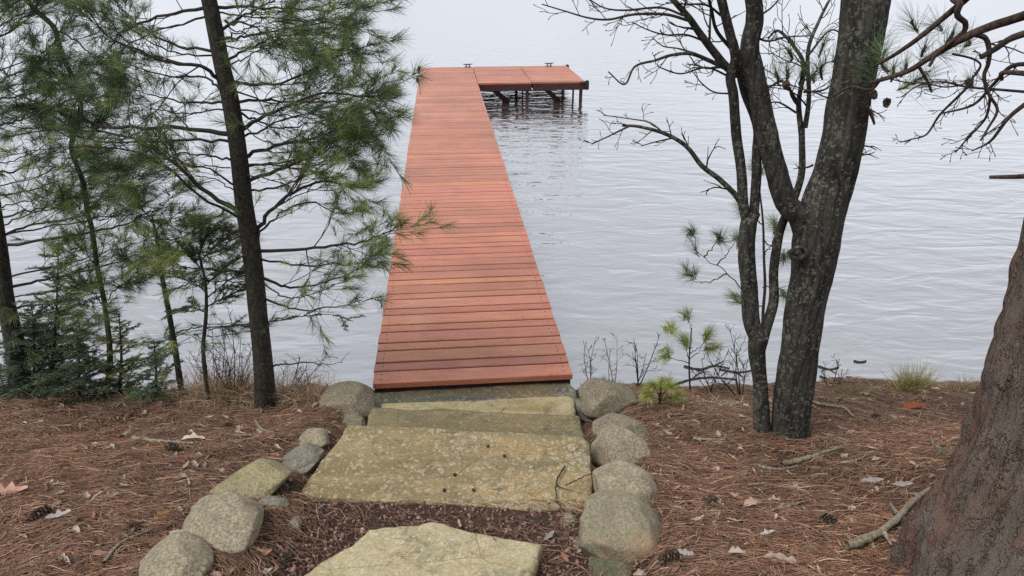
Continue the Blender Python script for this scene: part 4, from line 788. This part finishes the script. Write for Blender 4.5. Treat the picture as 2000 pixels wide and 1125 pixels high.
# --- thin white pine behind the stems
b0 = hit(1492, 775); DP = float(b0[1])+.02
p6 = thing('young_pine', 'thin young white pine with sparse tufts growing up between the grey stems', 'pine tree', b0)
trunk('trunk', p6, [P(x, y, DP) for x, y in [(1496, 790), (1492, 700), (1490, 620), (1494, 560), (1492, 500), (1490, 430), (1482, 360), (1478, 330)]], [.012, .011, .009, .008, .007, .006, .004, .002], 'twig', sides=10, rings=50, amp=.08)
for pxp, dD in [([(1470, 590), (1440, 555), (1410, 525), (1385, 510), (1360, 488), (1345, 455)], -.15), ([(1420, 535), (1385, 550), (1355, 548), (1343, 528)], -.1), ([(1375, 503), (1395, 478), (1404, 462)], -.1), ([(1400, 518), (1425, 490), (1442, 460)], .0), ([(1492, 500), (1510, 470), (1512, 440)], .1), ([(1490, 440), (1470, 420), (1455, 405)], 0), ([(1490, 470), (1520, 490), (1535, 500)], .1), ([(1484, 380), (1480, 350), (1482, 330)], 0), ([(1490, 600), (1465, 590), (1440, 580)], .1), ([(1490, 560), (1515, 560), (1530, 570)], .1)]:
    branch(p6, pxp, DP, dD, .004, .35, .9, 1, .05, 0, bare=.8, L0=.10, nn=46)
# --- pine seedling by the water and bright tuft
def seedling(label, px, py, hpx, brs, tone, L0, nn=40, name='pine_seedling', D=None):
    b0 = hit(px, py); D = float(b0[1]); tr = thing(name, label, 'seedling', b0); mb = MB()
    mb.tube(smooth([P(px, py+4, D), P(px-2, py-hpx*.5, D), P(px+3, py-hpx, D)], 10), np.linspace(.006, .003, 10), 6); mb.build('stem', M['twig'], tr)
    for pxp in brs: branch(tr, pxp, D, RS.uniform(-.05, .05), .003, tone, .9, 2, .05, 0, bare=.7, L0=L0, nn=nn)
seedling('small bright green pine seedling at the water edge, left of the grey trunks', 1348, 766, 126, [[(1348, 690), (1350, 650), (1340, 610)], [(1345, 680), (1320, 655), (1305, 640)], [(1348, 690), (1375, 670), (1380, 650)], [(1346, 705), (1340, 685), (1335, 665)], [(1348, 710), (1315, 700), (1300, 692)], [(1348, 700), (1370, 685), (1390, 680)]], 1.35, .085)
seedling('low yellow-green pine seedling behind the far right boulder', 1290, 795, 40, [[(1290, 780), (1285, 765), (1275, 752)], [(1290, 780), (1300, 762), (1310, 755)], [(1290, 775), (1290, 760), (1292, 745)], [(1290, 782), (1275, 775), (1262, 770)], [(1290, 782), (1305, 778), (1320, 776)]], 1.6, .075)
# --- bare shrubs at the water's edge
def shrub(label, px, py, tips, r=.004, name='bare_shrub', mat='twig', lev=1, L=.09):
    b0 = hit(px, py); D = float(b0[1]); mb = MB()
    for k, (x, y) in enumerate(tips):
        pts = smooth([P(px+RS.uniform(-6, 6), py+4, D), P((px+x)/2+RS.uniform(-6, 6), (py+y)/2+5, D+RS.uniform(-.03, .03)), P(x, y, D+RS.uniform(-.08, .08))], 12)-b0
        mb.tube(pts, np.linspace(r, .0013, 12), 5, rough=.08)
        for s in (4, 6, 8, 10): bare_twig(mb, pts[s], nrm(pts[s]-pts[s-1])+RS.randn(3)*.6, L*RS.uniform(.5, 1), r*.45, lev, .3)
    o = mb.build(name, M[mat]); o.location = b0; return tagit(o, label, 'shrub', 'bare shrubs along the shore')
shrub('bare twiggy shrub nearest the dock at the right-hand shore', 1152, 756, [(1140, 690), (1162, 665), (1148, 680)], .003)
shrub('pale thin bare shrub second from the dock, above the smooth boulder', 1196, 757, [(1180, 660), (1205, 655), (1192, 680)], .003, mat='palewood')
shrub('dark forked bare shrub right of the smooth boulder', 1242, 760, [(1238, 660), (1290, 650), (1262, 690), (1244, 680)], .0045)
shrub('tangled bare shrub beside the bright green seedling', 1388, 768, [(1370, 700), (1398, 720), (1420, 690), (1350, 720), (1440, 730)], .004)
shrub('tangled bare shrub just left of the grey trunk bases', 1445, 776, [(1425, 640), (1440, 680), (1400, 730), (1380, 690), (1460, 700), (1430, 710)], .004, L=.14)
shrub('sparse bare shrub just right of the thick grey trunk', 1625, 762, [(1610, 720), (1640, 700), (1648, 730)], .003)
shrub('bare arching shrub right of the tall pine foot', 560, 775, [(600, 715), (640, 690), (585, 700), (555, 720), (575, 740)], .004, L=.14)
shrub('dense bare bramble left of the tall pine foot', 455, 785, [(430, 640), (450, 610), (470, 660), (490, 690), (410, 680), (440, 700), (420, 720), (475, 720)], .0035, mat='redtwig', L=.18)
shrub('second bare bramble, behind the thin hemlock stem', 425, 780, [(400, 690), (440, 650), (380, 700), (455, 690), (415, 640)], .003, mat='redtwig', L=.16)

# --- grass
def grass(label, px, py, wpx, n, L, cols, dr=.5, name='grass_tuft', w=.002, spread=.5, kind=None, group=None, upb=1.0, dep=.12):
    c = hit(px, py); m = scl(px, py, c[1]); mb = MB(); k = RS.randn(n)*wpx*m*.25; x = c[0]+np.clip(k, -wpx*m*.55, wpx*m*.55); y = c[1]+RS.uniform(-dep, dep*.5, n)
    base = np.stack([x, y, terrain(x, y)-.005], -1)-c; d = np.stack([RS.randn(n)*spread, RS.randn(n)*spread*.8, np.full(n, upb)], -1)
    cols = np.array(cols); mb.blades(base, d, 1.5*L*RS.uniform(.5, 1.15, n) ,w*1.7, cols[RS.randint(len(cols), size=n)]*RS.uniform(.7, 1.2, (n, 1)), RS.uniform(.1, 1, n)*dr, .15, segs=4)
    o = mb.build(name, M['grass']); o.location = c; return tagit(o, label, 'grass', group, kind)
TAN = [(.48, .37, .25), (.60, .48, .32), (.36, .24, .16), (.42, .29, .20)]
grass('pale yellow grass tuft on the shore at right', 1776, 762, 62, 600, .15, [(.42, .36, .16), (.5, .44, .24), (.30, .30, .10)], .4, w=.0016, dep=.05)
grass('brown dry grass tuft beside the red pine, at the shore', 1895, 768, 90, 300, .10, [(.30, .22, .13), (.2, .16, .07), (.36, .28, .17)], .5, w=.0015, dep=.06)
grass('low mat of dry grass between grey trunk and yellow tuft', 1650, 768, 90, 420, .06, [(.28, .2, .12), (.22, .2, .08)], .6, w=.0013, dep=.08)
grass('dry grass fringe along the bank between the smooth boulder and the seedling', 1275, 762, 150, 420, .05, TAN, .9, w=.0014, spread=1.1, upb=.6, dep=.07, name='dead_grass', kind='stuff')
grass('matted straw-coloured stems along the right-hand bank edge', 1760, 772, 330, 900, .055, TAN, .9, w=.0014, spread=1.2, upb=.6, dep=.10, name='dead_grass', kind='stuff')
grass('small pale green grass tuft on needles beside the red pine', 1838, 892, 26, 90, .05, [(.25, .27, .16), (.34, .34, .25)], .3, w=.0018, dep=.02)
grass('mossy grass patch behind the smooth far boulder', 1165, 752, 110, 500, .05, [(.14, .13, .05), (.22, .13, .07), (.1, .12, .04)], .5, w=.002, dep=.05)
grass('bleached fallen grass heaped between tall pine and grey-green boulder', 588, 785, 150, 1300, .17, TAN, .8, w=.0022, spread=.8, upb=1.0, dep=.10, name='dead_grass', kind='stuff')
grass('bleached dead grass heaped around the brambles left of the tall pine', 450, 783, 170, 2000, .22, TAN, .8, w=.0022, spread=.75, upb=1.0, dep=.10, name='dead_grass', kind='stuff')
grass('dry stalks standing along the bank under the left saplings', 200, 785, 420, 500, .10, TAN, .9, w=.0018, spread=1.2, upb=.5, dep=.08, name='dead_grass', kind='stuff')
grass('needles and dry stems heaped left of the grey trunk bases', 1410, 795, 150, 500, .09, TAN, .9, w=.0018, spread=1.3, upb=.4, dep=.1, name='dead_grass', kind='stuff')

# --- near red pine trunk, right edge
X0, Y0 = 1.50, 1.60; gz = float(terrain(X0, Y0))
rp = thing('red_pine', 'thick reddish plated pine trunk filling the lower right corner', 'pine tree', (X0, Y0, gz))
trunk('trunk', rp, [(X0, Y0, gz-.25), (X0, Y0, gz), (X0+.01, Y0, gz+.35), (X0+.0, Y0, gz+.8), (X0-.005, Y0, gz+1.4), (X0+.04, Y0, gz+2.2), (X0+.05, Y0, gz+4)], [.37,   .325, .262, .234, .238, .22, .15], 'redpine', sides=110, rings=300, amp=.13, flare=0, vs=5, bumps=1.5)
for pxp, D0, dD, r0, n2 in [([(2060, 10), (2000, 30), (1940, 50), (1880, 75), (1820, 110), (1770, 140), (1700, 162)], 2.3, .35, .013, 0), ([(2040, -60), (1940, -40), (1875, 8), (1800, 70), (1750, 105), (1705, 130)], 2.4, .3, .010, 0), ([(1900, -30), (1875, 10), (1870, 30), (1885, 45), (1882, 62), (1860, 80), (1830, 105), (1815, 130)], 2.45, .05, .009, 0)]:
    m = len(pxp); pts = [(X0+.04, Y0, 2.95)]+[P(x, y, D0+dD*k/(m-1)) for k, (x, y) in enumerate(pxp)]; V, Q = trunk_mesh(pts, [r0*1.2, r0, r0*.5], 14, 120, .14, 0, 1, 30); mb = MB(); mb.add(V, Q); mb.build('branch', M['redtwig'], rp)
def rp_limb(pxp, D0, dD, w0, w1, n2, L2=.14, mat='redtwig', up=0): limb(rp, pxp, D0, dD, w0*.8, w1*.8, n2, L2, 1, mat, sides=9, rings=50, up=up)
rp_limb([(1900, 66), (1925, 75), (1932, 100), (1930, 125), (1922, 150), (1932, 185), (1948, 215), (1930, 250), (1915, 275)], 2.5, -.05, 9, 3, 5)
rp_limb([(2020, 60), (1975, 75), (1945, 95), (1915, 112)], 2.45, 0, 12, 8, 2, .06)
rp_limb([(2020, 125), (1975, 130), (1940, 165), (1900, 205), (1838, 222)], 2.45, .1, 8, 3, 5, .1)
rp_limb([(2020, 190), (1970, 230), (1935, 275), (1898, 295)], 2.3, .1, 8, 2, 4, .1)
rp_limb([(1935, 185), (1925, 230), (1890, 270), (1866, 298)], 2.5, .1, 5, 2, 6, .08)
rp_limb([(2020, 145), (1960, 142), (1957, 155)], 2.2, .1, 9, 5, 0)
rp_limb([(1900, 160), (1870, 190), (1835, 225), (1810, 262), (1780, 272), (1758, 278)], 2.55, .1, 5, 2, 6, .06)
rp_limb([(1860, 105), (1900, 115), (1915, 130), (1890, 160), (1850, 170), (1800, 165), (1760, 190)], 2.6, 0, 4, 2, 7, .1)
rp_limb([(2030, 342), (1985, 345), (1933, 346)], 1.9, .1, 8, 5, 0)
rp_limb([(1795, 130), (1812, 160), (1820, 180)], 2.7, 0, 6, 4, 1, .03)
rp_limb([(1690, 205), (1702, 225), (1708, 243)], 2.75, 0, 9, 4, 1, .05)
rp_limb([(2010, 180), (1950, 175), (1890, 170), (1840, 160), (1780, 162), (1720, 150)], 2.5, .2, 5, 2, 9, .12)
rp_limb([(1720, 155), (1700, 175), (1660, 170), (1620, 190), (1590, 180), (1540, 165)], 2.75, .25, 6, 2, 8, .12)
# tufts of long needles on the red pine branches
def rtuft(tw, D, L=.115, tone=.25):
    for (x, y), (x2, y2) in tw:
        mb = MB(); nm = MB(); a = P(x, y, D); b = P(x2, y2, D+RS.uniform(-.04, .04)); mb.tube(smooth([a, (a+b)/2+RS.randn(3)*.008, b], 8), np.linspace(.004, .005, 8), 6, rough=.1)
        tuft(nm, b, b-a, tone, L, 60, (.15, 1.25), .06, .0014)
        br = mb.build('branch', M['redtwig'], rp); put('needles', mesh('needles', np.concatenate(nm.V), np.concatenate(nm.Q), False, np.concatenate(nm.C)), M['needle'], br)
rtuft([((1792, 62), (1782, 40)), ((1840, 60), (1832, 48)), ((1720, 120), (1728, 100)), ((1885, 90), (1892, 80))], 2.7)
rtuft([((1895, 165), (1892, 155)), ((1740, 160), (1745, 130)), ((1760, 150), (1770, 125)), ((1800, 110), (1808, 90)), ((1850, 80), (1862, 62))], 2.75, .08)
rtuft([((1606, 155), (1604, 130)), ((1535, 160), (1538, 138)), ((1590, 160), (1592, 145)), ((1625, 120), (1640, 108)), ((1640, 150), (1650, 120))], 3.0, .12)
rtuft([((1520, 165), (1515, 140)), ((1560, 165), (1566, 140)), ((1620, 175), (1630, 150)), ((1600, 110), (1608, 85)), ((1545, 120), (1540, 98))], 3.05, .1)
rtuft([((1710, 165), (1700, 140)), ((1755, 175), (1775, 165)), ((1780, 165), (1805, 150)), ((1735, 140), (1720, 120)), ((1820, 110), (1842, 100)), ((1700, 110), (1712, 88))], 2.8, .15)
for k, (x, y, lb) in enumerate([(1732, 200, 'dark open pine cone hanging lowest beside the thick lichened trunk'), (1706, 184, 'small pine cone hanging nearest the thick trunk at upper right'), (1893, 162, 'pine cone amid the short needles at upper right'), (1535, 165, 'pine cone hanging between grey stems at top')]):
    o = bpy.data.objects.new('hanging_cone', CM); COL.objects.link(o); o.location = P(x, y, 2.75); o.scale = (.5,)*3; o.rotation_euler = (2.6, .3, k); tagit(o, lb, 'pine cone', 'pine cones hanging in the branches')
